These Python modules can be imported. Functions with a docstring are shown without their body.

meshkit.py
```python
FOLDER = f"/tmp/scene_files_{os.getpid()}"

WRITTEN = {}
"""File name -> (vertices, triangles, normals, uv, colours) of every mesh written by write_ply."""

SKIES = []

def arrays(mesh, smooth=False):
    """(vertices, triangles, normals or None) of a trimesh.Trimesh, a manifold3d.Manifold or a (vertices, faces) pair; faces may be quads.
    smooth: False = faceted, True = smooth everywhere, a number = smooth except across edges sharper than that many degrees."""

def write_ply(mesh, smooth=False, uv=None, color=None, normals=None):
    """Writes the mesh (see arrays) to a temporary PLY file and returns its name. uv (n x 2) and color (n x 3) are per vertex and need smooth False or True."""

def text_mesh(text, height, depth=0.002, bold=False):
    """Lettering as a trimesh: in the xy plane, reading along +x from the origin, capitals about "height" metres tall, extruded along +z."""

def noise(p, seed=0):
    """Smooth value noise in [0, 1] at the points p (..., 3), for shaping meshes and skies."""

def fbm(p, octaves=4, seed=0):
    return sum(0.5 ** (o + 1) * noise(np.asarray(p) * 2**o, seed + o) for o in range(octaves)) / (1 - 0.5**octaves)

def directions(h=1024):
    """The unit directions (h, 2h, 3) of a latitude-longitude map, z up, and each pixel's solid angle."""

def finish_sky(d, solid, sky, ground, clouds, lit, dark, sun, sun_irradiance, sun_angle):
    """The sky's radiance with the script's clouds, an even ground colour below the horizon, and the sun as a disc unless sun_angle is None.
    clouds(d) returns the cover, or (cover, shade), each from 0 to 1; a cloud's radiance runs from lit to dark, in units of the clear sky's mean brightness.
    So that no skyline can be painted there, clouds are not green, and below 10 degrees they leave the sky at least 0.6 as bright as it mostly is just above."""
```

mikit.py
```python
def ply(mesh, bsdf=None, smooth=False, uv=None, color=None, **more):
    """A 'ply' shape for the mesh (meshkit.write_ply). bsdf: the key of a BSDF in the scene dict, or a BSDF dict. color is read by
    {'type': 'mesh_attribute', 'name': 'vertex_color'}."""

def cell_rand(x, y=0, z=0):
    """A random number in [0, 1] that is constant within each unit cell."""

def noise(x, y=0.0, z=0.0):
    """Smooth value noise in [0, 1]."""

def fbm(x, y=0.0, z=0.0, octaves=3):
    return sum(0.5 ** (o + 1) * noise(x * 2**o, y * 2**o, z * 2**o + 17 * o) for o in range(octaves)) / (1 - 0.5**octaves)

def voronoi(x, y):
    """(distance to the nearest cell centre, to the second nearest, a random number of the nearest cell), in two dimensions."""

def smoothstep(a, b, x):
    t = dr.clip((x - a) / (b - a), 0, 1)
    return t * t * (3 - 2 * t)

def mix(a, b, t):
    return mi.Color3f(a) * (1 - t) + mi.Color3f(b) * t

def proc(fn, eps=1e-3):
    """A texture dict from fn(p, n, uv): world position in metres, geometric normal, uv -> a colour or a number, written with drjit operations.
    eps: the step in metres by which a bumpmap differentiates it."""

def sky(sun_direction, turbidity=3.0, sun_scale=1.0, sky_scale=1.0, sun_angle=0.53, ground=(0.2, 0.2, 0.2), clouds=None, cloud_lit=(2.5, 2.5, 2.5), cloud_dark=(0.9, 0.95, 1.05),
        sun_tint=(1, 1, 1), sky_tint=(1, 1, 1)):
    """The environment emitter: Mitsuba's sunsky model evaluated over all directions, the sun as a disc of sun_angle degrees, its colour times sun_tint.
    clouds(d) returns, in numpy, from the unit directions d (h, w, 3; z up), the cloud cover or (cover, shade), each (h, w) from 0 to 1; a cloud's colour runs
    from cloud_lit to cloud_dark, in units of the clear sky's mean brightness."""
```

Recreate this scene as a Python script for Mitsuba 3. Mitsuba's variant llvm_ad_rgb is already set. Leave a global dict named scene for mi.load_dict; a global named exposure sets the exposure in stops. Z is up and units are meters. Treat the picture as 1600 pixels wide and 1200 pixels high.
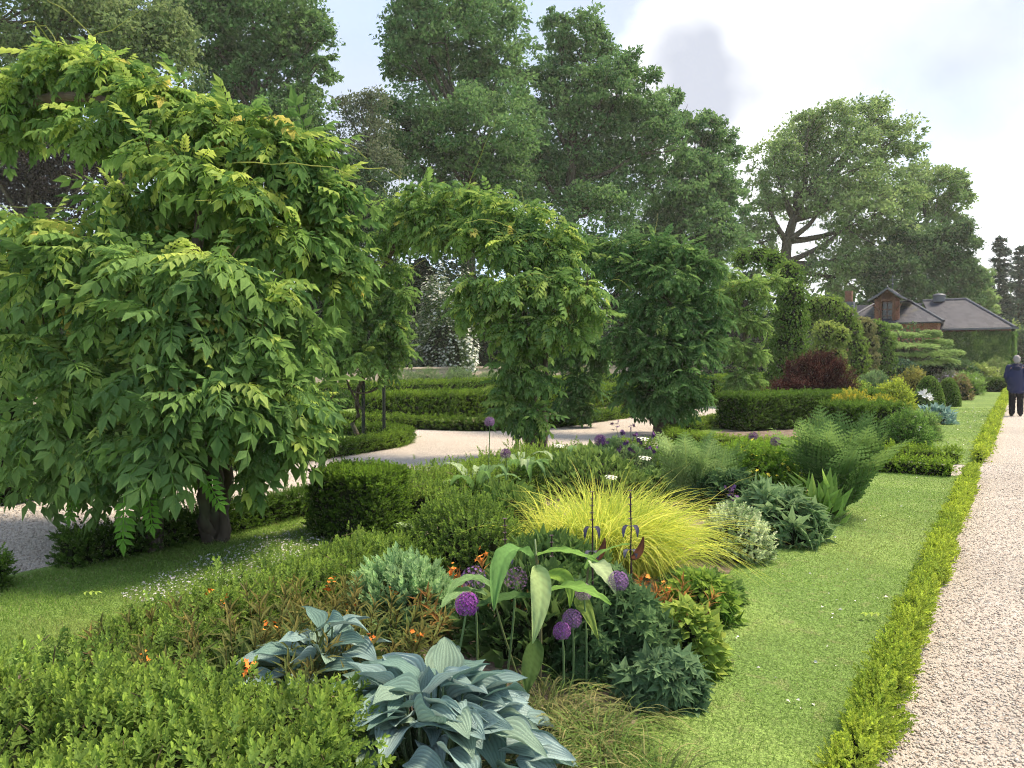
import math
import numpy as np, trimesh, mitsuba as mi, drjit as dr, mikit, meshkit, manifold3d as m3
from mikit import proc, noise, fbm, voronoi, smoothstep, mix
from shapely.geometry import Polygon, box as sbox, Point, LineString
from shapely.ops import unary_union

scene, labels = {}, {}
T4 = mi.ScalarTransform4f
A = np.asarray

# ------------------------------------------------------------------ camera, sky, exposure
F, EYE, HOR = 1200.0, 1.56, 565.0          # focal length in photo pixels (1600 wide), eye height, horizon row
PITCH = math.atan((600 - HOR) / F)
YAW = math.atan(792 / F)                   # world +Y runs along the gravel paths
FW = A([-math.sin(YAW) * math.cos(PITCH), math.cos(YAW) * math.cos(PITCH), -math.sin(PITCH)])
RT = A([math.cos(YAW), math.sin(YAW), 0.0])
UP = np.cross(RT, FW)
CAM = A([0.0, 0.0, EYE])
scene['camera'] = {'type': 'perspective', 'fov': 2 * math.degrees(math.atan(800 / F)), 'fov_axis': 'x', 'near_clip': 0.05, 'far_clip': 6000.0,
                   'to_world': T4().look_at(origin=CAM.tolist(), target=(CAM + FW).tolist(), up=[0, 0, 1])}
exposure = 3.0
SUN = RT * 0.60 + A([FW[0], FW[1], 0]) * 0.16 + A([0, 0, 1.0])
SUN = SUN / np.linalg.norm(SUN)


def photo_dir(x, y):
    d = FW + RT * (x - 800) / F - UP * (y - 600) / F
    return d / np.linalg.norm(d)


def clouds(d):
    # thin high cloud everywhere, a bright broken cumulus bank towards the sun with grey hearts
    q = d / np.maximum(d[..., 2:3] + 0.25, 0.05)
    n1 = meshkit.fbm(q * [1.3, 1.3, 0.0] + 3.1, 5, seed=3)
    wx, wy, wz = (meshkit.fbm(d * 5.0 + 11.3 * i, 4, seed=20 + i) - .5 for i in range(3))
    dw = d + np.stack([wx, wy, wz], -1) * .16
    dw = dw / np.linalg.norm(dw, axis=-1, keepdims=True)
    n2 = meshkit.fbm(d * 9.0 + 1.7, 6, seed=8)

    def blob(x, y, r):
        return np.exp(-(np.arccos(np.clip(dw @ photo_dir(x, y), -1, 1)) / r) ** 2)
    bank = 1.0 * blob(1230, 120, 0.13) + 1.0 * blob(1330, 260, 0.20) + 0.6 * blob(1060, 80, 0.09) + 0.8 * blob(1540, 270, 0.10) + 0.7 * blob(1500, 440, 0.12)
    c = np.clip((bank + (n2 - 0.5) * 1.9 - 0.42) / 0.22, 0, 1)
    thin = np.clip(0.66 + (n1 - 0.5) * 1.2, 0.3, 0.92)
    c = c * np.clip(1.0 - .75 * blob(1500, 130, .10), 0, 1)
    heart = np.clip(.08 + (n2 - .5) * 1.5 + (n1 - .5) * .9 + .8 * blob(1080, 105, 0.045) + .75 * blob(1150, 88, 0.042) + .25 * blob(1010, 150, .05) - .3 * blob(1190, 30, .07), 0, .85)
    base = np.clip(0.62 + (n1 - 0.5) * 1.0 + (n2 - .5) * .35, 0, 1)
    return np.maximum(thin, c), np.clip(c * heart + (1 - c) * base, 0, 1)


scene['sky'] = mikit.sky(SUN.tolist(), turbidity=3, sun_scale=0.64, sun_angle=15.0, clouds=clouds,
                         cloud_lit=(1.95, 1.97, 2.0), cloud_dark=(0.76, 0.82, 0.99), sun_tint=(1.0, 0.99, 0.97))


# ------------------------------------------------------------------ helpers
def at(x, y, depth):
    return CAM + (FW + RT * (x - 800) / F - UP * (y - 600) / F) * depth


def G(x, y, z=0.0):
    d = FW + RT * (x - 800) / F - UP * (y - 600) / F
    return CAM + d * (z - EYE) / d[2]


def depth_of(p):
    return float((A(p) - CAM) @ FW)


def R_(seed):
    return np.random.default_rng(seed)


def unit(v):
    return v / np.maximum(np.linalg.norm(v, axis=-1, keepdims=True), 1e-9)


def tag(key, label, cat=None, group=None, kind=None):
    d = labels.setdefault(key, {})
    d['label'] = label
    if cat: d['category'] = cat
    if group: d['group'] = group
    if kind: d['kind'] = kind
    return key


COUNT = {}
LEAF_GAIN = 2.0


def name(base):
    COUNT[base] = COUNT.get(base, -1) + 1
    return base if COUNT[base] == 0 else f'{base}_{COUNT[base]:03d}'


class Soup:
    def __init__(s): s.v, s.f, s.c, s.n = [], [], [], 0

    def add(s, v, f, c):
        v = A(v, float).reshape(-1, 3)
        f = A(f, int)
        if f.shape[1] == 4: f = np.vstack([f[:, [0, 1, 2]], f[:, [0, 2, 3]]])
        c = np.broadcast_to(A(c, float), (len(v), 3))
        s.v.append(v); s.f.append(f + s.n); s.c.append(c); s.n += len(v)
        return s

    def arrays(s): return np.vstack(s.v), np.vstack(s.f), np.clip(np.vstack(s.c), 0.002, 0.95)

    def dict(s, bsdf, smooth=False, **k):
        v, f, c = s.arrays()
        if bsdf in ('leaf', 'waxy'): c = np.clip(c * LEAF_GAIN, 0, .9)     # a thin leaf shares this between its two sides
        return mikit.ply((v, f), bsdf, smooth, color=c, **k)

    def build(s, key, bsdf, smooth=False):
        scene[key] = s.dict(bsdf, smooth)
        return key


def frames(x, z):
    """Rotation matrices whose columns are x, z cross x, and z made square to x."""
    x = unit(x)
    y = unit(np.cross(z, x))
    return np.stack([x, y, np.cross(x, y)], -1)


def scatter(t, pos, R, s, col):
    """Copies of the template t = (vertices, triangles, colour factors) at pos with rotations R, scales s, colours col."""
    tv, tf, tc = t
    n, m = len(pos), len(tv)
    s = np.broadcast_to(A(s, float).reshape(-1, 1, 1) if np.ndim(s) < 2 else A(s)[:, None, :], (n, 1, 1) if np.ndim(s) < 2 else (n, 1, 3))
    v = np.einsum('nij,nmj->nmi', R, tv[None] * s) + pos[:, None]
    f = tf[None] + (np.arange(n) * m)[:, None, None]
    c = np.broadcast_to(col, (n, 3))[:, None] * tc[None]
    return v.reshape(-1, 3), f.reshape(-1, 3), c.reshape(-1, 3)


def mat(R, p, s=1.0):
    m = np.eye(4)
    m[:3, :3] = R * s
    m[:3, 3] = p
    return T4(m.tolist())


def tube(p, r, sides=6):
    p = A(p, float)
    t = unit(np.gradient(p, axis=0))
    a = unit(np.cross(t, np.where(np.abs(t[:, 2:]) < 0.9, [0, 0, 1.0], [1.0, 0, 0])))
    b, ang = np.cross(t, a), np.arange(sides) * 2 * np.pi / sides
    v = p[:, None] + np.broadcast_to(r, (len(p),))[:, None, None] * (np.cos(ang)[None, :, None] * a[:, None] + np.sin(ang)[None, :, None] * b[:, None])
    i, j = np.meshgrid(np.arange(len(p) - 1), np.arange(sides), indexing='ij')
    q = np.stack([i * sides + j, i * sides + (j + 1) % sides, (i + 1) * sides + (j + 1) % sides, (i + 1) * sides + j], -1).reshape(-1, 4)
    return v.reshape(-1, 3), np.vstack([q[:, [0, 1, 2]], q[:, [0, 2, 3]]])


def bez(a, b, c, n=8):
    t = np.linspace(0, 1, n)[:, None]
    return (1 - t) ** 2 * A(a) + 2 * t * (1 - t) * A(b) + t * t * A(c)


def sph(rng, n):
    return unit(rng.normal(size=(n, 3)))


def one(v, f, c=1.0):
    return A(v, float), A(f, int), np.broadcast_to(A(c, float), (len(v), 3)).copy()


# leaf templates: along +x, face up +z
def leaflet(W=0.4, fold=0.06, droop=0.12):
    v = [(0, 0, 0), (.42, W / 2, fold), (1, 0, -droop), (.42, -W / 2, fold), (.5, 0, -droop * .25)]
    return one(v, [(0, 4, 1), (1, 4, 2), (0, 3, 4), (3, 2, 4)], [[.9] * 3, [1.06] * 3, [1.0] * 3, [1.0] * 3, [.92] * 3])


def leaf2(W=0.5, fold=0.1):
    v = [(0, 0, 0), (.45, W / 2, fold), (1, 0, 0), (.45, -W / 2, fold)]
    return one(v, [(0, 2, 1), (0, 3, 2)])


def merge(parts):
    s = Soup()
    n, V, Fc, C = 0, [], [], []
    for v, f, c in parts:
        V.append(v); Fc.append(f + n); C.append(np.broadcast_to(c, (len(v), 3))); n += len(v)
    return np.vstack(V), np.vstack(Fc), np.vstack(C)


def put(t, p, x, z, s=1.0, col=(1, 1, 1)):
    return scatter(t, A([p], float), frames(A([x], float), A([z], float)), s, A(col, float))


def pinnate(pairs=5, bend=0.25, W=.42, lod=1, seed=0, length=1.0, lf=.33, rachis=(.9, 1.0, .6)):
    """A feather-shaped compound leaf one unit long."""
    rng, parts = R_(seed), []
    curve = lambda u: A([u - .25 * bend * u * u, 0, .12 * u - bend * u * u])
    for k in range(pairs):
        u = .2 + .72 * k / max(pairs - 1, 1)
        p, tz = curve(u), curve(u + .02) - curve(u)
        size = lf * (1 - .35 * abs(u - .45)) * rng.uniform(.9, 1.1)
        for sgn in (-1, 1):
            d = unit(tz) * (.42 + .35 * u) + A([0, sgn, 0]) * .85 + A([0, 0, -.22 - rng.uniform(0, .2)])
            t = leaflet(W, .05, .15) if lod else leaf2(W, .06)
            parts.append(put(t, p, d, A([-.1, 0, 1]) + rng.normal(size=3) * .13, size, A([1, 1, 1]) * rng.uniform(.88, 1.1)))
    p, d = curve(.95), curve(1) - curve(.95)
    parts.append(put(leaflet(W, .05, .15) if lod else leaf2(W, .06), p, d, (0, 0, 1), lf * 1.05, (1, 1, 1)))
    u = np.linspace(0, .97, 4)
    c = np.stack([curve(x) for x in u])
    w = .010
    v = np.vstack([c + [0, w, 0], c - [0, w, 0]])
    parts.append(one(v, np.vstack([[(i, i + 1, i + 5), (i, i + 5, i + 4)] for i in range(3)]), rachis))
    return merge(parts)


def sprig(pairs=5, leafL=.35, leafW=.55, spread=.9, seed=0, tip=(1.35, 1.3, .95), t=None):
    """An upright twig one unit long (along +x) with crosswise pairs of small leaves."""
    rng, parts = R_(seed), []
    t = t or leaf2(leafW, .12)
    for k in range(pairs):
        u = .15 + .85 * k / max(pairs - 1, 1)
        fresh = u ** 2
        col = A([1, 1, 1]) * (1 - fresh) + A(tip) * fresh
        for s in range(2):
            a = k * 1.57 + s * math.pi + rng.uniform(-.3, .3)
            out = A([0, math.cos(a), math.sin(a)])
            d = out * spread * (1.15 - .75 * u) + A([.55 + .4 * u, 0, 0])
            parts.append(put(t, (u * .8, 0, 0), d, A([1, 0, 0]) - out * .2, leafL * rng.uniform(.8, 1.15) * (1 - .2 * u), col * rng.uniform(.88, 1.12)))
    return merge(parts)


def axis_frames(axis, rng):
    return frames(axis, rng.normal(size=axis.shape))


def jitter(col, n, rng, v=.15, h=.06):
    return A(col)[None] * (1 + rng.normal(size=(n, 1)) * v).clip(.5, 1.6) * (1 + rng.normal(size=(n, 3)) * h)


def lerp_cols(a, b, t):
    return A(a)[None] * (1 - t[:, None]) + A(b)[None] * t[:, None]


def blob_mesh(c, r, sub=2, amp=.12, seed=0, floor=True):
    m = trimesh.creation.icosphere(sub)
    v = m.vertices * (1 + amp * (meshkit.fbm(m.vertices * 2.2 + seed, 3, seed) - .5) * 2)[:, None]
    v = v * A(r) + A(c)
    if floor: v[:, 2] = np.maximum(v[:, 2], .01)
    return v, m.faces


# ------------------------------------------------------------------ materials
VC = {'type': 'mesh_attribute', 'name': 'vertex_color'}


def bs(key, d):
    scene[key] = d
    return key


bs('leaf', {'type': 'principledthin', 'base_color': VC, 'roughness': .5, 'diff_trans': .85, 'eta': 1.4})
bs('waxy', {'type': 'principledthin', 'base_color': VC, 'roughness': .36, 'diff_trans': .5, 'eta': 1.45})
bs('plain', {'type': 'twosided', 'bsdf': {'type': 'principled', 'base_color': VC, 'roughness': .75, 'specular': .3}})
bs('core', {'type': 'twosided', 'bsdf': {'type': 'diffuse', 'reflectance': {'type': 'rgb', 'value': [.012, .018, .008]}}})


def f_grass(p, n, uv):
    a = fbm(p.x * 1.3, p.y * 1.3, 0, 3)
    b = fbm(p.x * 14, p.y * 14, 3, 3)
    c = noise(p.x * 120, p.y * 120, 0)
    g = mix([.11, .185, .040], [.155, .235, .056], smoothstep(.3, .7, a))
    g = mix(g, mi.Color3f(.16, .17, .07), smoothstep(.62, .85, b) * .5)
    return g * (.65 + .7 * c)


def f_grass_b(p, n, uv):
    return .012 * fbm(p.x * 60, p.y * 60, 0, 2) + .02 * noise(p.x * 8, p.y * 8, 0)


def f_gravel(p, n, uv):
    d, e, r = voronoi(p.x * 85, p.y * 85)
    d2, e2, r2 = voronoi(p.x * 21 + 7, p.y * 21)
    g = mix([.33, .295, .255], [.52, .48, .425], r)
    g = mix(g, mi.Color3f(.46, .44, .41), smoothstep(.86, .95, r2) * smoothstep(.45, .2, d2))
    g = mix(g, mi.Color3f(.22, .17, .13), smoothstep(.12, .04, r) * .7)
    w = fbm(p.x * .9, p.y * .9, 0, 3)
    return g * (.88 + .12 * smoothstep(.0, .16, e - d)) * (.85 + .3 * w)


def f_gravel_b(p, n, uv):
    d, e, r = voronoi(p.x * 85, p.y * 85)
    return .0025 * smoothstep(.0, .35, e - d) * (.5 + r)


def f_soil(p, n, uv):
    b = fbm(p.x * 9, p.y * 9, p.z * 9, 4)
    d, e, r = voronoi(p.x * 38, p.y * 38)
    g = mix([.10, .075, .055], [.25, .20, .165], b)
    return g * (.7 + .5 * r)


def f_soil_b(p, n, uv):
    return .03 * fbm(p.x * 22, p.y * 22, 0, 4)


def f_bark(p, n, uv):
    b = fbm(p.x * 22, p.y * 22, p.z * 5, 4)
    l = noise(p.x * 6, p.y * 6, p.z * 3)
    return mix(mix([.045, .035, .026], [.14, .115, .09], b), mi.Color3f(.11, .13, .08), smoothstep(.6, .8, l) * .6)


def f_bark_b(p, n, uv):
    return .02 * fbm(p.x * 30, p.y * 30, p.z * 6, 4)


def f_stone(p, n, uv):
    b = fbm(p.x * 3, p.y * 3, p.z * 3, 4)
    s = fbm(p.x * 14, p.y * 14, p.z * 14, 3)
    return mix(mix([.30, .25, .21], [.46, .40, .34], b), mi.Color3f(.16, .145, .12), smoothstep(.58, .75, s) * .7)


def f_slate(p, n, uv):
    b = fbm(p.x * .55, p.y * .55, p.z * .55, 4)
    r = mikit.cell_rand(dr.floor(p.z / .17), dr.floor((p.x + p.y * .37) / .26), 3)
    g = mix([.022, .026, .042], [.040, .044, .064], r)
    g = mix(g, mi.Color3f(.080, .080, .090), smoothstep(.58, .74, b) * .7)
    return mix(g, mi.Color3f(.10, .095, .04), smoothstep(.62, .8, fbm(p.x * .8 + 9, p.y * .8, p.z * .25, 3)) * .75)


def f_slate_b(p, n, uv):
    t = p.z / .17
    return .012 * (1 - (t - dr.floor(t)))


def f_timber(p, n, uv):
    g = fbm(p.x * 30, p.y * 30, p.z * 2.5, 3)
    return mix([.075, .034, .022], [.155, .072, .045], g)


def f_brick(p, n, uv):
    h = p.x * .83 + p.y * .56
    row = dr.floor(p.z / .075)
    col = h / .22 + .5 * (row - 2 * dr.floor(row / 2))
    r = mikit.cell_rand(row, dr.floor(col), 5)
    fz, fx = p.z / .075 - row, col - dr.floor(col)
    j = dr.minimum(smoothstep(0, .16, fz), smoothstep(0, .06, fx))
    return mix([.22, .18, .15], mix([.17, .065, .042], [.24, .11, .07], r), j)


def surf(key, fn, bump=None, rough=.9, eps=1e-3, spec=.3):
    d = {'type': 'principled', 'base_color': proc(fn), 'roughness': rough, 'specular': spec}
    if bump: d = {'type': 'bumpmap', 'arbitrary': proc(bump, eps), 'scale': 1.0, 'bsdf': d}
    scene[key] = {'type': 'twosided', 'bsdf': d}


surf('grass_mat', f_grass, f_grass_b, .85, 4e-3)
surf('gravel_mat', f_gravel, f_gravel_b, .9, 2e-3)
surf('soil_mat', f_soil, f_soil_b, .95, 4e-3)
surf('bark_mat', f_bark, f_bark_b, .9, 4e-3)
surf('stone_mat', f_stone, None, .9)
surf('slate_mat', f_slate, f_slate_b, .55, 1e-2, .5)
surf('timber_mat', f_timber, None, .7)
surf('brick_mat', f_brick, None, .9)


def flat(key, col, rough=.6, spec=.4, metal=0.0):
    scene[key] = {'type': 'twosided', 'bsdf': {'type': 'principled', 'base_color': {'type': 'rgb', 'value': list(col)}, 'roughness': rough, 'specular': spec, 'metallic': metal}}


flat('dark_metal', (.018, .024, .022), .45)
flat('lead_mat', (.11, .12, .145), .5)
flat('dark_glass', (.02, .022, .026), .12, .6)
flat('iron_mat', (.10, .10, .11), .5)


# ------------------------------------------------------------------ ground, paths, lawns, beds
def sheet(key, poly, z, mat_, label=None, kind='structure'):
    polys = [poly] if poly.geom_type == 'Polygon' else list(poly.geoms)
    s = []
    for g in polys:
        v, f = trimesh.creation.triangulate_polygon(g, engine='earcut')
        s.append(trimesh.Trimesh(np.column_stack([v, np.full(len(v), z)]), f, process=False))
    m = trimesh.util.concatenate(s)
    if m.face_normals[:, 2].mean() < 0: m.invert()
    scene[key] = mikit.ply(m, mat_)
    labels[key] = {'kind': kind, **({'label': label} if label else {})}


def rounded(poly, r):
    return poly.buffer(-r).buffer(r, quad_segs=12)


sheet('ground', sbox(-420, -420, 420, 420), 0.0, 'grass_mat', 'green turf stretching away beyond the garden')
P1 = sbox(-6.12, -6, -.44, 12.02)
P2 = sbox(-6.12, 13.38, -.44, 47.4)
P2 = unary_union([rounded(P2, 1.9), sbox(-3, 13.38, -.44, 47.4)])
P3 = unary_union([rounded(sbox(-15.2, -8, -9.35, 11.75), 1.6), sbox(-15.2, -8, -9.4, 5)])
P4 = unary_union([rounded(sbox(-22.0, 13.55, -9.1, 62), 2.2), sbox(-22, 16, -9.1, 62)])
P5 = sbox(-22, -8, -16.6, 11.75)
GRAVEL = sbox(-24, -14, 4.2, 64).difference(unary_union([P1, P2, P3, P4, P5]))
sheet('gravel_path', GRAVEL, .004, 'gravel_mat', 'pale beige gravel paths between the lawns')
sheet('lawn', P1, .008, 'grass_mat', 'mown lawn round the nearest flower bed')
sheet('lawn_001', P2, .008, 'grass_mat', 'mown lawn beyond the cross path')
sheet('lawn_002', unary_union([P3, P5]), .008, 'grass_mat', 'lawn on the far side of the arch walk')
sheet('lawn_003', P4, .008, 'grass_mat', 'lawn around the long hedges in front of the wall')
BED = Polygon([(-4.3, -1.5), (-4.05, 2.5), (-4.2, 3.6), (-4.55, 4.4), (-5.2, 9.2), (-4.9, 10.4), (-1.75, 10.6), (-1.75, 8.8), (-1.80, 7.2), (-1.8, 5.9), (-1.62, 4.6), (-1.3, 2.7), (-1.5, 1.2), (-1.6, -1.5)]).buffer(.12).buffer(-.12)
BED2 = Polygon([(-5.2, 15.9), (-3.4, 14.9), (-1.72, 15.2), (-1.8, 24), (-2.0, 31), (-1.8, 46.6), (-5.4, 46.6), (-5.4, 19)])
SOIL3 = Polygon([(-12.3, 15.6), (-11.1, 15.6), (-10.3, 18), (-10.3, 30), (-12.0, 30)])
sheet('flower_bed', BED, .012, 'soil_mat', 'brown soil of the nearest flower bed')
sheet('flower_bed_001', unary_union([BED2, Polygon([(-5.4, 15.7), (-3.2, 14.9), (-2.8, 16.6), (-4.9, 18.2), (-5.6, 17.6)])]), .012, 'soil_mat', 'bare brown soil in front of the dark clipped hedges')
sheet('flower_bed_002', SOIL3, .012, 'soil_mat', 'bare soil strip before the long far hedge')


# ------------------------------------------------------------------ hedges
def offset_line(pts, d):
    pts = A(pts, float)
    t = unit(np.gradient(pts, axis=0))
    return pts + d * np.stack([-t[:, 1], t[:, 0]], 1)


def resample(pts, step):
    l = LineString(pts)
    n = max(int(l.length / step), 2)
    return A([l.interpolate(k / n, normalized=True).coords[0] for k in range(n + 1)])


def hedge(key, pts, w, h, dens, size, cols, seed, bsdf='leaf', rough=.03, tmpl=None, lump=.05, z0=0.0, twigs=0.0):
    """Clipped hedge along a ground line: a dark twiggy heart under a skin of leafy sprigs."""
    rng, s = R_(seed), Soup()
    line = resample(pts, .25)
    seg = np.linalg.norm(np.diff(line, axis=0), axis=1)
    cum = np.concatenate([[0], np.cumsum(seg)])
    L = cum[-1]
    ins = min(.07, w * .22)
    a, b = offset_line(line, w / 2 - ins), offset_line(line, -(w / 2 - ins))
    n = len(line)
    top = h - ins
    v = np.vstack([np.column_stack([a, np.full(n, z0)]), np.column_stack([a, np.full(n, top)]), np.column_stack([b, np.full(n, top)]), np.column_stack([b, np.full(n, z0)])])
    q = [(k * n + i, k * n + i + 1, (k + 1) * n + i + 1, (k + 1) * n + i) for k in range(3) for i in range(n - 1)] + [(0, n, 2 * n, 3 * n), (n - 1, 4 * n - 1, 3 * n - 1, 2 * n - 1)]
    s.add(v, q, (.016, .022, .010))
    areas = A([L * w, L * h, L * h, w * h, w * h])
    N = int(dens * areas.sum())
    face = rng.choice(5, N, p=areas / areas.sum())
    t = rng.uniform(0, L, N)
    t = np.where(face == 3, 0, np.where(face == 4, L, t))
    off = np.where(face == 1, w / 2, np.where(face == 2, -w / 2, rng.uniform(-w / 2, w / 2, N)))
    z = np.where(face == 0, h, h * rng.uniform(.02, 1, N) ** .9)
    p2 = np.stack([np.interp(t, cum, line[:, k]) for k in (0, 1)], 1)
    tg = unit(np.gradient(line, axis=0))
    tg = unit(np.stack([np.interp(t, cum, tg[:, k]) for k in (0, 1)], 1))
    lat = np.stack([-tg[:, 1], tg[:, 0]], 1)
    pos = np.column_stack([p2 + lat * off[:, None], z])
    nrm = np.zeros((N, 3))
    nrm[face == 0, 2] = 1
    nrm[:, :2] += lat * ((face == 1) * 1.0 - (face == 2))[:, None] + tg * ((face == 4) * 1.0 - (face == 3))[:, None]
    pos = pos + nrm * ((meshkit.fbm(pos * 2.6, 3, seed) - .5) * 2 * lump - size * .45 + rng.normal(size=N) * rough)[:, None]
    pos[:, 2] = np.maximum(pos[:, 2], .01)
    tm = tmpl or SPRIG
    ax = unit(nrm * .75 + A([0, 0, .5]) + rng.normal(size=(N, 3)) * .35)
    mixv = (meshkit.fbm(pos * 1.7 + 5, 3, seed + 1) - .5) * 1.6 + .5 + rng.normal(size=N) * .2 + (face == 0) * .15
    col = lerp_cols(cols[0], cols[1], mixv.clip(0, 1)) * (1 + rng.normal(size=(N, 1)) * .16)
    pos = pos - nrm * (np.maximum(meshkit.fbm(pos * 7.5, 2, seed + 4) - .52, 0) * lump * 4)[:, None]
    k = rng.integers(0, len(tm), N)
    for i, tt in enumerate(tm):
        mk = k == i
        s.add(*scatter(tt, pos[mk], axis_frames(ax[mk], rng), size * rng.uniform(.6, 1.4, mk.sum()), col[mk]))
    for i in rng.choice(N, int(N * twigs), replace=False):
        e = pos[i] + ax[i] * size * rng.uniform(-.3, .7) + rng.normal(size=3) * .02
        s.add(*tube(np.stack([e - (nrm[i] + rng.normal(size=3) * .7) * rng.uniform(.05, .12), e]), [.0028, .0016], 3), jitter((.10, .08, .055), 1, rng, .25))
    s.build(key, bsdf)
    return key


OVAL4 = one([(0, 0, 0), (.30, .21, .05), (.74, .23, .04), (1, 0, -.04), (.74, -.23, .04), (.30, -.21, .05)], [(0, 3, 1), (1, 3, 2), (0, 5, 3), (5, 4, 3)])
SPRIG = [sprig(5, .36, .6, .9, k) for k in range(3)]
SPRIG_R = [sprig(6, .32, .6, 1.0, k, (1.45, 1.35, 1.0), OVAL4) for k in range(4)]
SPRIG_S = [sprig(3, .5, .6, 1.0, k) for k in range(3)]
SPRIG_N = [sprig(4, .55, .42, 1.0, k + 10) for k in range(3)]
BOXC = [(.042, .080, .022), (.115, .175, .042)]          # fresh box
LIME = [(.080, .130, .026), (.20, .25, .044)]             # bright lime edging
DARK = [(.028, .058, .016), (.055, .10, .022)]         # dark clipped hedge
YEW = [(.022, .045, .016), (.05, .085, .022)]

# edging along the main path, one run per side of the cross path
k = tag(name('box_edging'), 'bright lime green low box edging beside the nearest lawn and the gravel path', 'hedge')
hedge(k, [(-.475, 1.9), (-.48, 6), (-.49, 11.9)], .10, .195, 4200, .045, LIME, 11, lump=.07, rough=.018)
k = tag(name('box_edging'), 'bright lime green low edging beside the second lawn, next to the walking person', 'hedge')
hedge(k, [(-.48, 13.75), (-.48, 24), (-.48, 47)], .11, .17, 900, .08, LIME, 12, lump=.11, tmpl=SPRIG_S)
k = tag(name('box_edging'), 'short green box edging closing the near lawn at the cross path', 'hedge')
hedge(k, [(-.75, 11.95), (-3.2, 11.9), (-5.8, 11.9)], .26, .2, 900, .07, [(.06, .11, .02), (.12, .18, .03)], 13, tmpl=SPRIG_S)
k = tag(name('box_edging'), 'low box edging beyond the cross path, curving round below the third arch', 'hedge')
hedge(k, [(-.75, 13.5), (-3.6, 13.5), (-4.6, 13.62), (-5.4, 14.0), (-5.9, 14.7), (-6.05, 15.6)], .26, .2, 800, .075, [(.06, .11, .02), (.12, .18, .03)], 14, tmpl=SPRIG_S)
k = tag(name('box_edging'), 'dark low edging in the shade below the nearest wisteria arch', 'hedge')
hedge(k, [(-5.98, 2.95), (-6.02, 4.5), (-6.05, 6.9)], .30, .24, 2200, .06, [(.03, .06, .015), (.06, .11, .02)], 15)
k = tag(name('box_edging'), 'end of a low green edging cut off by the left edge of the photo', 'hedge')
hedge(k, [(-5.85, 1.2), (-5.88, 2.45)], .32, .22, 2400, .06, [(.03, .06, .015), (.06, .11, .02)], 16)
k = tag(name('box_edging'), 'low edging continuing behind the dark hedge block up to the cross path', 'hedge')
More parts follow.
